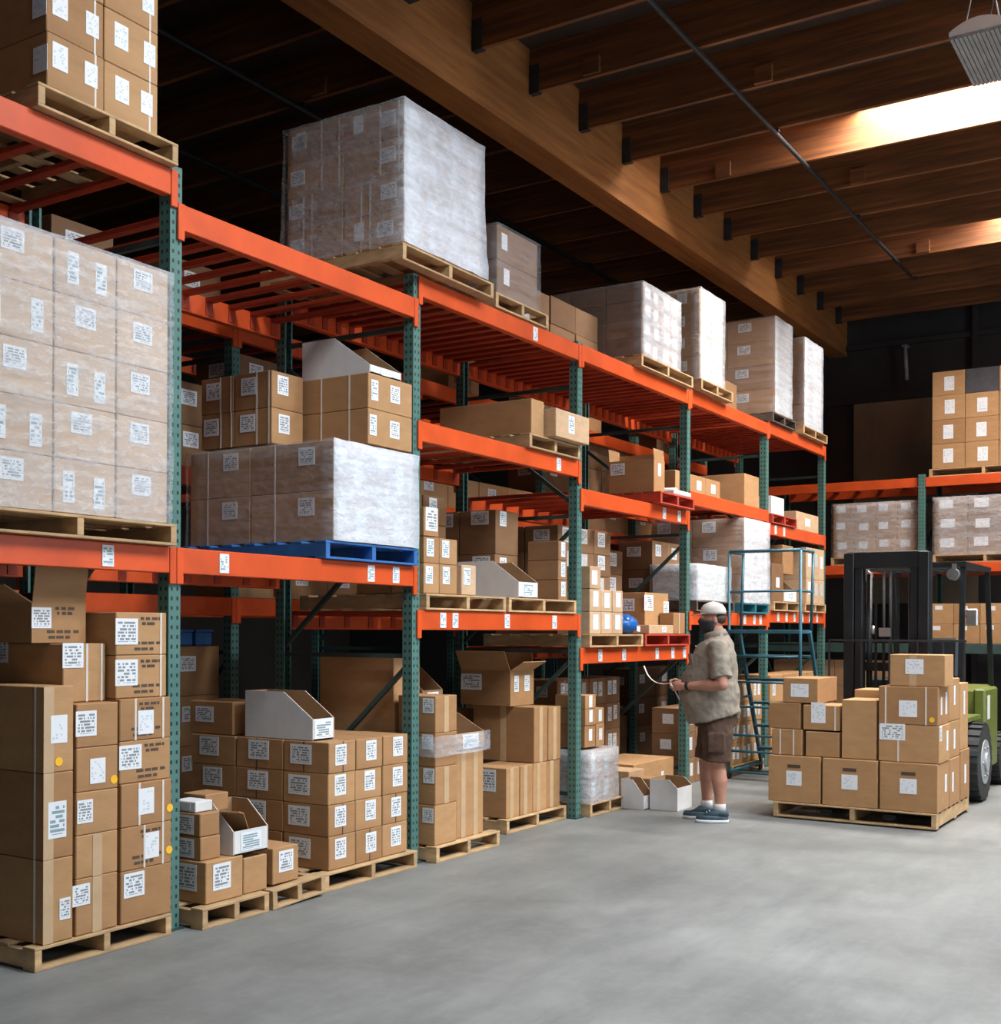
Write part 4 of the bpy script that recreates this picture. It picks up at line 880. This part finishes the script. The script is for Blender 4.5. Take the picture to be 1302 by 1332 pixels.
rf = MB(); rf.box(-.50, .50, -.52, -.46, 2.17, 2.22).box(-.50, .50, .70, .76, 2.17, 2.22).box(-.50, -.45, -.46, .70, 2.17, 2.22).box(.45, .50, -.46, .70, 2.17, 2.22)
for i in range(6): rf.box(-.40 + .15 * i, -.36 + .15 * i, -.46, .70, 2.18, 2.21)
fl('overhead_guard', rf, 'black')
fl('rear_mirror', MB().box(.50, .60, -.50, -.46, 1.62, 1.78, 0, None, .01).box(.46, .52, -.49, -.47, 1.70, 1.72), 'steel')
for s in (-1, 1): fl('side_panel', MB().box(*((.471, .585) if s > 0 else (-.585, -.471)), 0.0, .66, .24, 1.02, 0, None, .02), 'green')
fl('control_lever', MB().tube((.20, -.34, 1.1), (.20, -.22, 1.32), .008, 6).ball((.20, -.22, 1.33), .018).tube((.27, -.34, 1.1), (.27, -.22, 1.32), .008, 6).ball((.27, -.22, 1.33), .018), 'black')
fl('side_decal', MB().box(.5851, .588, .10, .22, .72, .95), 'white_card')
for (x, y, r, wd) in ((-.52, -.44, .365, .24), (.54, -.44, .365, .24), (-.46, 1.0, .27, .18), (.50, 1.0, .27, .18)):
    wh = MB(); wh.tube((-wd / 2, 0, 0), (wd / 2, 0, 0), r * .96, 32, 0)
    for i in range(22):
        a = 2 * math.pi * i / 22
        wh.box(-wd / 2, wd / 2, r * .93, r, -.022, .022, 0, (a, 0, 0), piv=(0, 0, 0))
    o = obj('wheel', wh, 'rubber', t, (x, y, r))
    s = 1 if x > 0 else -1
    hb = MB(); hb.tube((s * (wd / 2 - .02), 0, 0), (s * (wd / 2 + .008), 0, 0), r * .56, 24).tube((s * wd / 2, 0, 0), (s * (wd / 2 + .03), 0, 0), r * .24, 16)
    for i in range(6):
        a = math.pi * i / 3; hb.tube((s * (wd / 2 + .005), r * .40 * math.cos(a), r * .40 * math.sin(a)), (s * (wd / 2 + .02), r * .40 * math.cos(a), r * .40 * math.sin(a)), .014, 6)
    obj('wheel_rim', hb, 'grey_paint', o)
# ---------------------------------------------------------------- what the forklift carries
pallet('wooden pallet carried on the forklift forks', 1.34, 2.66, 9.74, 11.02, 0.012, axis='y', h=0.125)
G = 'boxes carried by the forklift'
fx = [1.29, 1.75, 2.215, 2.68]; nm = ['near the man', 'middle', 'under the tallest pile']
for i in range(3):
    carton('large brown box with hand slot, front bottom row of forklift load, %s' % nm[i], fx[i], fx[i + 1] - .012, 9.75, 10.17, .139, .525, G, 'card', [('N', LI, .5, .52, .13, .12)] + ([('A', LI, .7, .55, .07, .14)] if i == 2 else []))
    o = bpy.data.objects[[x.name for x in C.objects if x.name.startswith('cardboard_box')][-1]]
# second row of the bottom layer
    carton('brown box behind the front bottom row of forklift load, %s' % nm[i], fx[i], fx[i + 1] - .012, 10.19, 10.60, .139, .525, G, 'card', [('A', LI, .3, .5, .06, .16)] if i == 2 else [])
carton('brown rear bottom box at the aisle side of forklift load', 2.20, 2.67, 10.62, 11.0, .139, .56, G, 'card', [('A', LI, .5, .5, .07, .16)])
carton('brown box in rear bottom corner of forklift load', 1.30, 1.74, 10.62, 11.0, .139, .56, G, 'card')
carton('strapped small brown box on bottom row of forklift load', 1.31, 1.575, 9.78, 10.15, .527, .745, G, 'card', [('N', 'strap', .28), ('N', 'strap', .72)])
carton('plain small brown box on bottom row of forklift load', 1.60, 1.885, 9.78, 10.15, .527, .735, G, 'card')
carton('plain brown box above the strapped box on forklift load', 1.28, 1.555, 9.79, 10.15, .747, .965, G, 'card')
carton('brown box with big white label drooping, third layer of forklift load', 1.575, 1.885, 9.79, 10.15, .747, .955, G, 'card', [('N', LI, .42, .70, .12, .17), ('N', 'strap', .88)])
carton('pale-topped long box crowning the small pile on forklift load', 1.40, 1.70, 9.80, 10.35, .967, 1.175, G, 'card', [('N', LI, .48, .5, .15, .11)])
carton('tall plain brown box in the middle of forklift load', 1.90, 2.185, 9.78, 10.15, .527, 1.01, G, 'card')
carton('brown box peeking out behind the tall box of forklift load', 1.88, 2.18, 10.22, 10.6, .527, 1.075, G, 'card')
carton('brown box with big corner label, second layer of forklift load', 2.20, 2.675, 9.77, 10.16, .527, .825, G, 'card', [('N', T, .23, .80, .20, .13), ('N', 'strap', .33), ('A', T, .12, .80, .08, .12), ('A', LI, .75, .55, .06, .16)])
carton('strapped brown box with orange dot on forklift load', 2.20, 2.665, 9.77, 10.16, .827, 1.13, G, 'card', [('N', LI, .50, .42, .14, .13), ('N', 'strap', .12), ('N', 'strap', .80), ('N', 'dot', .90, .15), ('A', LI, .3, .5, .05, .14), ('A', LI, .75, .55, .06, .18)])
carton('single brown box topping the whole forklift load', 2.28, 2.71, 9.80, 10.12, 1.132, 1.385, G, 'card', [('N', LI, .45, .62, .14, .12), ('N', 'tape', .42)])
carton('brown box behind second layer of forklift load, aisle side', 2.22, 2.66, 10.20, 10.62, .527, .83, G, 'card', [('A', LI, .5, .5, .06, .16)])
carton('brown box behind third layer of forklift load, aisle side', 2.22, 2.66, 10.64, 10.98, .562, 1.13, G, 'card', [('A', LI, .5, .7, .06, .2)])
carton('brown box behind the dotted box of forklift load', 2.24, 2.66, 10.20, 10.62, .832, 1.18, G, 'card', [('A', LI, .5, .6, .06, .16)])
carton('brown box behind the small pile of forklift load', 1.33, 1.85, 10.20, 10.6, .527, .93, G, 'card')
# hand slots of the three large boxes
for o in list(C.objects):
    if o.get('label', '').startswith('large brown box with hand slot'):
        link('hand_slot', MB().box(-.055, .055, -.001, .001, -.013, .013).data('hand_slot', ['ink']), o, (0, -.2085, .30))
# ---------------------------------------------------------------- the man
M['skin'] = plain('skin', (0.42, 0.20, 0.135), 0.5, var=0.10, scale=14)
M['shirt'] = plain('taupe_shirt', (0.225, 0.190, 0.152), 0.85, var=0.16, scale=16, bmp=0.4)
M['shorts'] = plain('brown_shorts', (0.060, 0.030, 0.017), 0.85, var=0.3, scale=14, bmp=0.4)
M['cap'] = plain('pale_grey_cap', (0.50, 0.47, 0.43), 0.8, var=0.1)
M['mask'] = plain('black_cloth', (0.012, 0.014, 0.017), 0.8)
M['hair'] = plain('dark_hair', (0.035, 0.022, 0.015), 0.7)
M['shoe'] = plain('grey_blue_shoe', (0.030, 0.060, 0.085), 0.6, var=0.4, scale=30)
M['sole'] = plain('white_sole', (0.62, 0.62, 0.62), 0.6)
M['sock'] = plain('grey_sock', (0.55, 0.55, 0.55), 0.8)
def ring(c, rx, ry, ax=(0, 0, 1), fwd=(0, -1, 0), n=20, p=2.2):
    """an oval ring of points round c, across the direction AX"""
    ax = Vector(ax).normalized(); f = Vector(fwd); f = (f - ax * f.dot(ax)).normalized(); s = f.cross(ax).normalized(); out = []
    for i in range(n):
        a = 2 * math.pi * i / n; ca, sa = math.cos(a), math.sin(a)
        k = (abs(ca) ** p + abs(sa) ** p) ** (-1 / p)
        out.append(Vector(c) + s * rx * ca * k + f * ry * sa * k)
    return out
def limb(mb, pts, n=16, mi=0, fwd=(0, -1, 0)):
    """pts: (centre, rx, ry)"""
    cs = [Vector(p[0]) for p in pts]; rings = []
    for i, p in enumerate(pts):
        d = (cs[min(i + 1, len(cs) - 1)] - cs[max(i - 1, 0)])
        rings.append(ring(p[0], p[1], p[2], d, fwd, n, 2.0))
    mb.loft(rings, mi)
def remesh(o, voxel, smooth_it=2):
    m = o.modifiers.new('union', 'REMESH'); m.mode = 'VOXEL'; m.voxel_size = voxel; m.use_smooth_shade = True
    s = o.modifiers.new('smooth', 'SMOOTH'); s.iterations = smooth_it; s.factor = 0.5
    return o
ROT = R(-66); ML = (0.985, 9.30, 0.0)
def person_part(name, mb, mat, parent=None):
    o = obj(name, mb, mat, parent)
    if parent is None: o.location = ML; o.rotation_euler = (0, 0, ROT)
    return o
# joints, facing -y, x towards his own left
SH_, EL, WR = (.225, .02, 1.425), (.295, .055, 1.135), (.135, -.245, 1.115)
SHr, ELr, WRr = (-.225, .02, 1.425), (-.29, .03, 1.145), (-.10, -.27, 1.13)
body = MB()
limb(body, [((0, .01, .86), .150, .13), ((0, -.015, .98), .175, .165), ((0, -.03, 1.10), .18, .18), ((0, -.01, 1.25), .18, .155), ((0, .01, 1.38), .20, .13), ((0, .02, 1.46), .15, .10), ((0, .025, 1.50), .075, .075), ((0, .01, 1.57), .062, .068), ((0, -.01, 1.62), .06, .065)], 20)
body.ball((0, -.015, 1.665), .082, 0, (.90, 1.10, 1.32), 24)                      # skull
body.ball((0, -.055, 1.60), .055, 0, (1.0, .95, .85), 16)                         # jaw
body.ball((0, -.108, 1.655), .016, 0, (.85, 1.4, 1.5), 12)                        # nose
body.ball((0, -.086, 1.698), .03, 0, (1.9, .6, .45), 12)                          # brow
for s in (-1, 1): body.ball((s * .077, .005, 1.655), .020, 0, (.45, .9, 1.45), 12)   # ears
for (a, b, c, s) in ((SH_, EL, WR, 1), (SHr, ELr, WRr, -1)):
    A_, B_, C_ = Vector(a), Vector(b), Vector(c)
    limb(body, [(A_ + Vector((-s * .05, 0, .01)), .06, .06), (A_, .068, .068), (A_.lerp(B_, .5), .058, .060), (B_, .046, .048)], 16)
    body.ball(B_, .048, 0)
    limb(body, [(B_, .046, .048), (B_.lerp(C_, .3), .050, .048), (B_.lerp(C_, .7), .038, .036), (C_, .029, .026)], 16, fwd=(0, 0, 1))
    d = (C_ - B_).normalized(); side = Vector((0, 0, 1)); pal = C_ + d * .045
    body.ball(C_ + d * .01, .030, 0)
    inn = Vector((-s * .8, -.3, -.1)).normalized()
    body.ball(pal, .042, 0, (.62, 1.05, .95), 16, (0, 0, math.atan2(d.y, d.x) - math.pi / 2))
    base = C_ + d * .080
    for q, (off, ln) in enumerate(((.030, .9), (.010, 1.0), (-.011, .93), (-.030, .74))):      # four fingers curling round
        p0 = pal + d * .02 + side * off * .9; p1 = base + side * off + d * .006
        p2 = p1 + (d * .55 + inn * .8).normalized() * .034 * ln; p3 = p2 + (inn * 1.0 - d * .45).normalized() * .025 * ln; p4 = p3 + (inn * .1 - d * 1.0).normalized() * .018 * ln
        limb(body, [(p0, .010, .010), (p1, .0100, .0100), (p2, .0094, .0094), (p3, .0088, .0088), (p4, .0074, .0074)], 10, fwd=(0, 0, 1))
        for pp, rr_ in ((p1, .0102), (p2, .0096), (p3, .0090), (p4, .0076)): body.ball(pp, rr_, 0, n=10)
    t0 = C_ + d * .022 + side * .024 + inn * .012; t1 = t0 + (d * .75 + inn * .45 + side * .45).normalized() * .034; t2 = t1 + (d * .85 + inn * .5 - side * .1).normalized() * .028
    limb(body, [(t0, .014, .014), (t1, .0115, .0115), (t2, .0090, .0090)], 10, fwd=(1, 0, 0)); body.ball(t2, .0092, 0, n=10); body.ball(t1, .0117, 0, n=10)
FEET = ((.10, .03), (-.10, -.07))
for (x, y) in FEET:
    s = 1 if x > 0 else -1
    limb(body, [((x * .8, .02, .90), .088, .105), ((x, .02 + y * .3, .74), .084, .094), ((x, y * .6, .52), .066, .070), ((x, y * .8, .47), .058, .064), ((x, y * .9 + .018, .34), .060, .066), ((x, y + .018, .22), .043, .046), ((x, y + .02, .12), .036, .042), ((x, y + .01, .06), .036, .05)], 18)
    body.ball((x, y * .6 - .012, .49), .058, 0, (.95, .9, 1.1))
    body.ball((x, y - .04, .045), .036, 0, (.85, 1.9, .75))
man = person_part('person', body, 'skin'); remesh(man, .0075, 2)
tag(man, 'heavyset person in pale cap, black mask, taupe shirt and brown shorts standing by the rack', 'person')
# shirt: trunk and sleeves
sh = MB()
limb(sh, [((0, .005, .845), .222, .222), ((0, -.015, .92), .224, .230), ((0, -.035, 1.06), .230, .248), ((0, -.026, 1.18), .226, .228), ((0, .0, 1.30), .226, .196), ((0, .018, 1.40), .226, .166), ((0, .024, 1.465), .190, .134), ((0, .022, 1.510), .108, .100), ((0, .012, 1.545), .080, .086)], 24)
for (a, b, s) in ((SH_, EL, 1), (SHr, ELr, -1)):
    A_, B_ = Vector(a), Vector(b); d = (B_ - A_).normalized()
    limb(sh, [(A_ + Vector((-s * .09, 0, .01)), .075, .085), (A_ + Vector((0, 0, .012)), .085, .088), (A_.lerp(B_, .45), .080, .084), (A_.lerp(B_, .82), .082, .086)], 18)
shirt = person_part('shirt', sh, 'shirt', man); remesh(shirt, .009, 3)
tx = bpy.data.textures.new('cloth_folds', 'CLOUDS'); tx.noise_scale = 0.10; tx.noise_depth = 2
dm = shirt.modifiers.new('folds', 'DISPLACE'); dm.texture = tx; dm.strength = 0.030; dm.mid_level = 0.55
col = MB(); limb(col, [((0, .020, 1.510), .100, .102), ((0, .008, 1.550), .086, .092), ((0, .004, 1.568), .080, .086)], 20); person_part('collar', col, 'shirt', shirt)
person_part('pocket', MB().box(.06, .15, -.196, -.188, 1.27, 1.38, 0, (.12, 0, .30), .003), 'shirt', shirt)
for z in (1.44, 1.36, 1.28): person_part('button', MB().ball((.0, -.150 - (1.44 - z) * .42, z), .006), 'sole', shirt)
# shorts
sr = MB()
limb(sr, [((0, .015, .94), .178, .165), ((0, .01, .86), .188, .175), ((0, .012, .78), .185, .165)], 22)
for (x, y) in FEET:
    limb(sr, [((x * .9, .015, .86), .10, .14), ((x * 1.02, .015 + y * .3, .72), .110, .128), ((x * 1.05, y * .5 + .005, .58), .104, .116), ((x * 1.05, y * .55, .50), .106, .116)], 20)
    sr.box(x * 1.05 + (.10 if x > 0 else -.112), x * 1.05 + (.112 if x > 0 else -.10), y * .4 - .07, y * .4 + .07, .58, .74, 0, None, .004)
shorts = person_part('shorts', sr, 'shorts', man); remesh(shorts, .009, 3)
dm = shorts.modifiers.new('folds', 'DISPLACE'); dm.texture = tx; dm.strength = 0.022; dm.mid_level = 0.55
# cap, hair, mask, eyes, watch
cp = MB()
prof = [(.0, .094, .104), (.02, .094, .105), (.05, .088, .098), (.078, .068, .076), (.095, .038, .042), (.102, .008, .008)]
cp.loft([ring((0, -.008, 1.706 + z), rx, ry, n=24) for z, rx, ry in prof])
cap = person_part('cap', cp, 'cap', man)
bm_ = MB(); vis = []
for sgn in (0, .006):
    vis.append([Vector((.075 * math.sin(a), -.075 - .115 * math.cos(a), 1.708 + sgn - .018 * math.cos(a))) for a in [math.pi * (i / 12 - .5) for i in range(13)]])
vv = [[bm_.bm.verts.new(p) for p in v] for v in vis]
bm_.bm.faces.new(vv[0][::-1]); bm_.bm.faces.new(vv[1])
for i in range(13):
    j = (i + 1) % 13; bm_.bm.faces.new((vv[0][i], vv[0][j], vv[1][j], vv[1][i]))
person_part('cap_brim', bm_, 'cap', cap)
person_part('cap_button', MB().ball((0, -.008, 1.810), .008), 'cap', cap)
person_part('hair', MB().ball((0, .026, 1.668), .074, 0, (1.02, 1.0, .74), 20), 'hair', man)
mk = MB(); rings = []
for z, rx, ry in ((1.545, .060, .082), (1.570, .076, .100), (1.605, .078, .112), (1.635, .080, .122), (1.652, .079, .128)):
    rg = []
    for i in range(15):
        a = math.pi * (i / 14) ; rg.append(Vector((rx * math.cos(a), -.008 - ry * abs(math.sin(a)) ** .9, z)))
    for i in range(14, -1, -1):
        a = math.pi * (i / 14); rg.append(Vector(((rx - .006) * math.cos(a), -.006 - (ry - .006) * abs(math.sin(a)) ** .9, z)))
    rings.append(rg)
mk.loft(rings); mask = person_part('face_mask', mk, 'mask', man)
for s in (-1, 1):
    person_part('ear_loop', MB().tube((s * .078, -.01, 1.645), (s * .081, .014, 1.672), .0025, 6).tube((s * .076, -.01, 1.58), (s * .081, .014, 1.635), .0025, 6), 'mask', mask)
    e = person_part('eye', MB().ball((s * .031, -.094, 1.679), .0115), 'sole', man); person_part('iris', MB().ball((s * .031, -.1035, 1.678), .0052), 'mask', e)
wv = Vector(EL).lerp(Vector(WR), .90); dd = (Vector(WR) - Vector(EL)).normalized()
wt = MB(); wt.loft([ring(wv - dd * .012, .037, .034, dd, (0, 0, 1), 18), ring(wv + dd * .012, .036, .033, dd, (0, 0, 1), 18)]); person_part('watch', wt, 'mask', man)
for (x, y) in FEET:
    s = MB(); limb(s, [((x, y + .015, .085), .044, .052), ((x, y + .018, .125), .043, .048), ((x, y + .018, .155), .043, .046)], 16); person_part('sock', s, 'sock', man)
    s = MB()
    s.loft([ring((x, y - .045, z), rx, ry, n=24) for z, rx, ry in ((.020, .050, .130), (.040, .053, .133), (.062, .049, .122))])
    s.loft([ring((x, y - .005 + q, z), rx, ry, n=24) for q, z, rx, ry in ((-.02, .055, .048, .115), (.01, .080, .047, .085), (.022, .105, .045, .062))])
    shoe = person_part('shoe', s, 'shoe', man)
    s = MB(); s.loft([ring((x, y - .045, z), rx, ry, n=24) for z, rx, ry in ((.001, .050, .132), (.012, .053, .137), (.026, .053, .135))]); person_part('sole', s, 'sole', shoe)
    person_part('lace', MB().box(x - .025, x + .025, y - .09, y - .084, .082, .086).box(x - .025, x + .025, y - .07, y - .064, .092, .096), 'sole', shoe)
# the pale strap he pulls with both hands
mw = Matrix.Translation(ML) @ Matrix.Rotation(ROT, 4, 'Z')
h1 = mw @ Vector((.085, -.345, 1.118)); h2 = mw @ Vector((-.06, -.365, 1.125))
pts = [h1 + Vector((.05, .05, -.12)), h1, h2, h2 + Vector((-.07, .02, -.005)), h2 + Vector((-.15, .04, .01)), h2 + Vector((-.22, .06, .06)), h2 + Vector((-.27, .08, .14))]
def spline(P, n=8):
    P = [P[0]] + P + [P[-1]]; out = []
    for a, b, c_, d in zip(P, P[1:], P[2:], P[3:]):
        for i in range(n):
            u = i / n; out.append(0.5 * (2 * b + (c_ - a) * u + (2 * a - 5 * b + 4 * c_ - d) * u * u + (3 * b - a - 3 * c_ + d) * u ** 3))
    return out + [P[-1]]
sb = MB(); limb(sb, [(p, .0085, .0035) for p in spline(pts)], 8, fwd=(0, 0, 1))
so = obj('packing_strap', sb, 'strap')
tag(so, 'loose pale packing strap held in the hands of the person', 'strap')
# ---------------------------------------------------------------- the 300 cartons that show largest stay things; the small half-hidden rest is one background object
KEPT = [(0, 0), (3, 4), (7, 7), (11, 11), (16, 16), (19, 21), (24, 26), (29, 31), (34, 36), (39, 41), (43, 43), (45, 45), (47, 47), (49, 49), (51, 51), (53, 53), (55, 55), (57, 57), (59, 59), (61, 61), (63, 63), (65, 65), (67, 67), (69, 69), (71, 78), (80, 81), (83, 86), (88, 99), (101, 101), (103, 127), (129, 129), (133, 133), (135, 135), (138, 139), (142, 144), (146, 148), (150, 155), (157, 158), (160, 161), (163, 164), (166, 167), (169, 169), (171, 171), (173, 173), (175, 175), (177, 178), (180, 181), (183, 184), (186, 189), (192, 195), (197, 200), (202, 203), (209, 217), (219, 220), (222, 227), (230, 239), (251, 255), (259, 259), (261, 262), (264, 265), (267, 274), (285, 285), (290, 291), (294, 296), (298, 299), (301, 311), (313, 316), (319, 319), (322, 322), (326, 327), (329, 329), (331, 331), (333, 335), (338, 338), (340, 341), (343, 343), (352, 352), (363, 363), (367, 367), (369, 369), (373, 373), (377, 377), (379, 380), (391, 393), (405, 405), (422, 424), (426, 426), (432, 432), (441, 444), (446, 447), (449, 450), (453, 453), (456, 457), (465, 465), (471, 473), (475, 476), (478, 479), (481, 482), (484, 497), (499, 500), (502, 503), (505, 507), (509, 511), (521, 523), (525, 525), (527, 527), (529, 531), (533, 545)]
REST = [(1, 2), (8, 8), (12, 12), (15, 15), (42, 42), (44, 44), (46, 46), (70, 70), (79, 79), (87, 87), (100, 100), (128, 128), (130, 132), (136, 136), (140, 140), (149, 149), (170, 170), (172, 172), (174, 174), (190, 190), (201, 201), (204, 204), (207, 208), (240, 241), (245, 245), (247, 250), (266, 266), (275, 275), (281, 281), (284, 284), (286, 286), (289, 289), (292, 293), (300, 300), (317, 318), (320, 321), (323, 325), (328, 328), (330, 330), (332, 332), (336, 337), (339, 339), (342, 342), (344, 351), (353, 355), (359, 359), (362, 362), (366, 366), (368, 368), (372, 372), (376, 376), (378, 378), (389, 389), (400, 400), (408, 408), (411, 412), (414, 416), (425, 425), (429, 429), (438, 440), (445, 445), (448, 448), (451, 451), (454, 455), (458, 458), (466, 466), (470, 470), (474, 474), (477, 477), (480, 480), (483, 483), (498, 498), (501, 501), (504, 504), (508, 508), (512, 512), (515, 515), (518, 520), (524, 524), (546, 546)]
def spread_runs(runs): return {i for a, b in runs for i in range(a, b + 1)}
def settle():
    bpy.context.view_layer.update()
    kept, rest = spread_runs(KEPT), spread_runs(REST); kids = {}
    for o in C.objects:
        if o.parent: kids.setdefault(o.parent.name, []).append(o)
    bm = bmesh.new(); mats = []
    for n, o in enumerate(CARTONS):
        if n in kept: continue
        fam = [o] + kids.get(o.name, [])
        if n in rest:
            for p in fam:
                me = p.data; mt = me.materials[0]
                if mt.name.startswith('label_'): mt = M['label_plain']
                if mt not in mats: mats.append(mt)
                k = mats.index(mt); vs = [bm.verts.new(p.matrix_world @ v.co) for v in me.vertices]
                for f in me.polygons: bm.faces.new([vs[i] for i in f.vertices]).material_index = k
        for p in fam[::-1]: bpy.data.objects.remove(p)
    me = bpy.data.meshes.new('background_boxes'); bm.to_mesh(me); bm.free()
    for m in mats: me.materials.append(m)
    tag(link('background_boxes', me), 'shaded brown boxes half hidden deep inside the racks behind the nearer boxes', 'boxes', None, 'stuff')
settle()
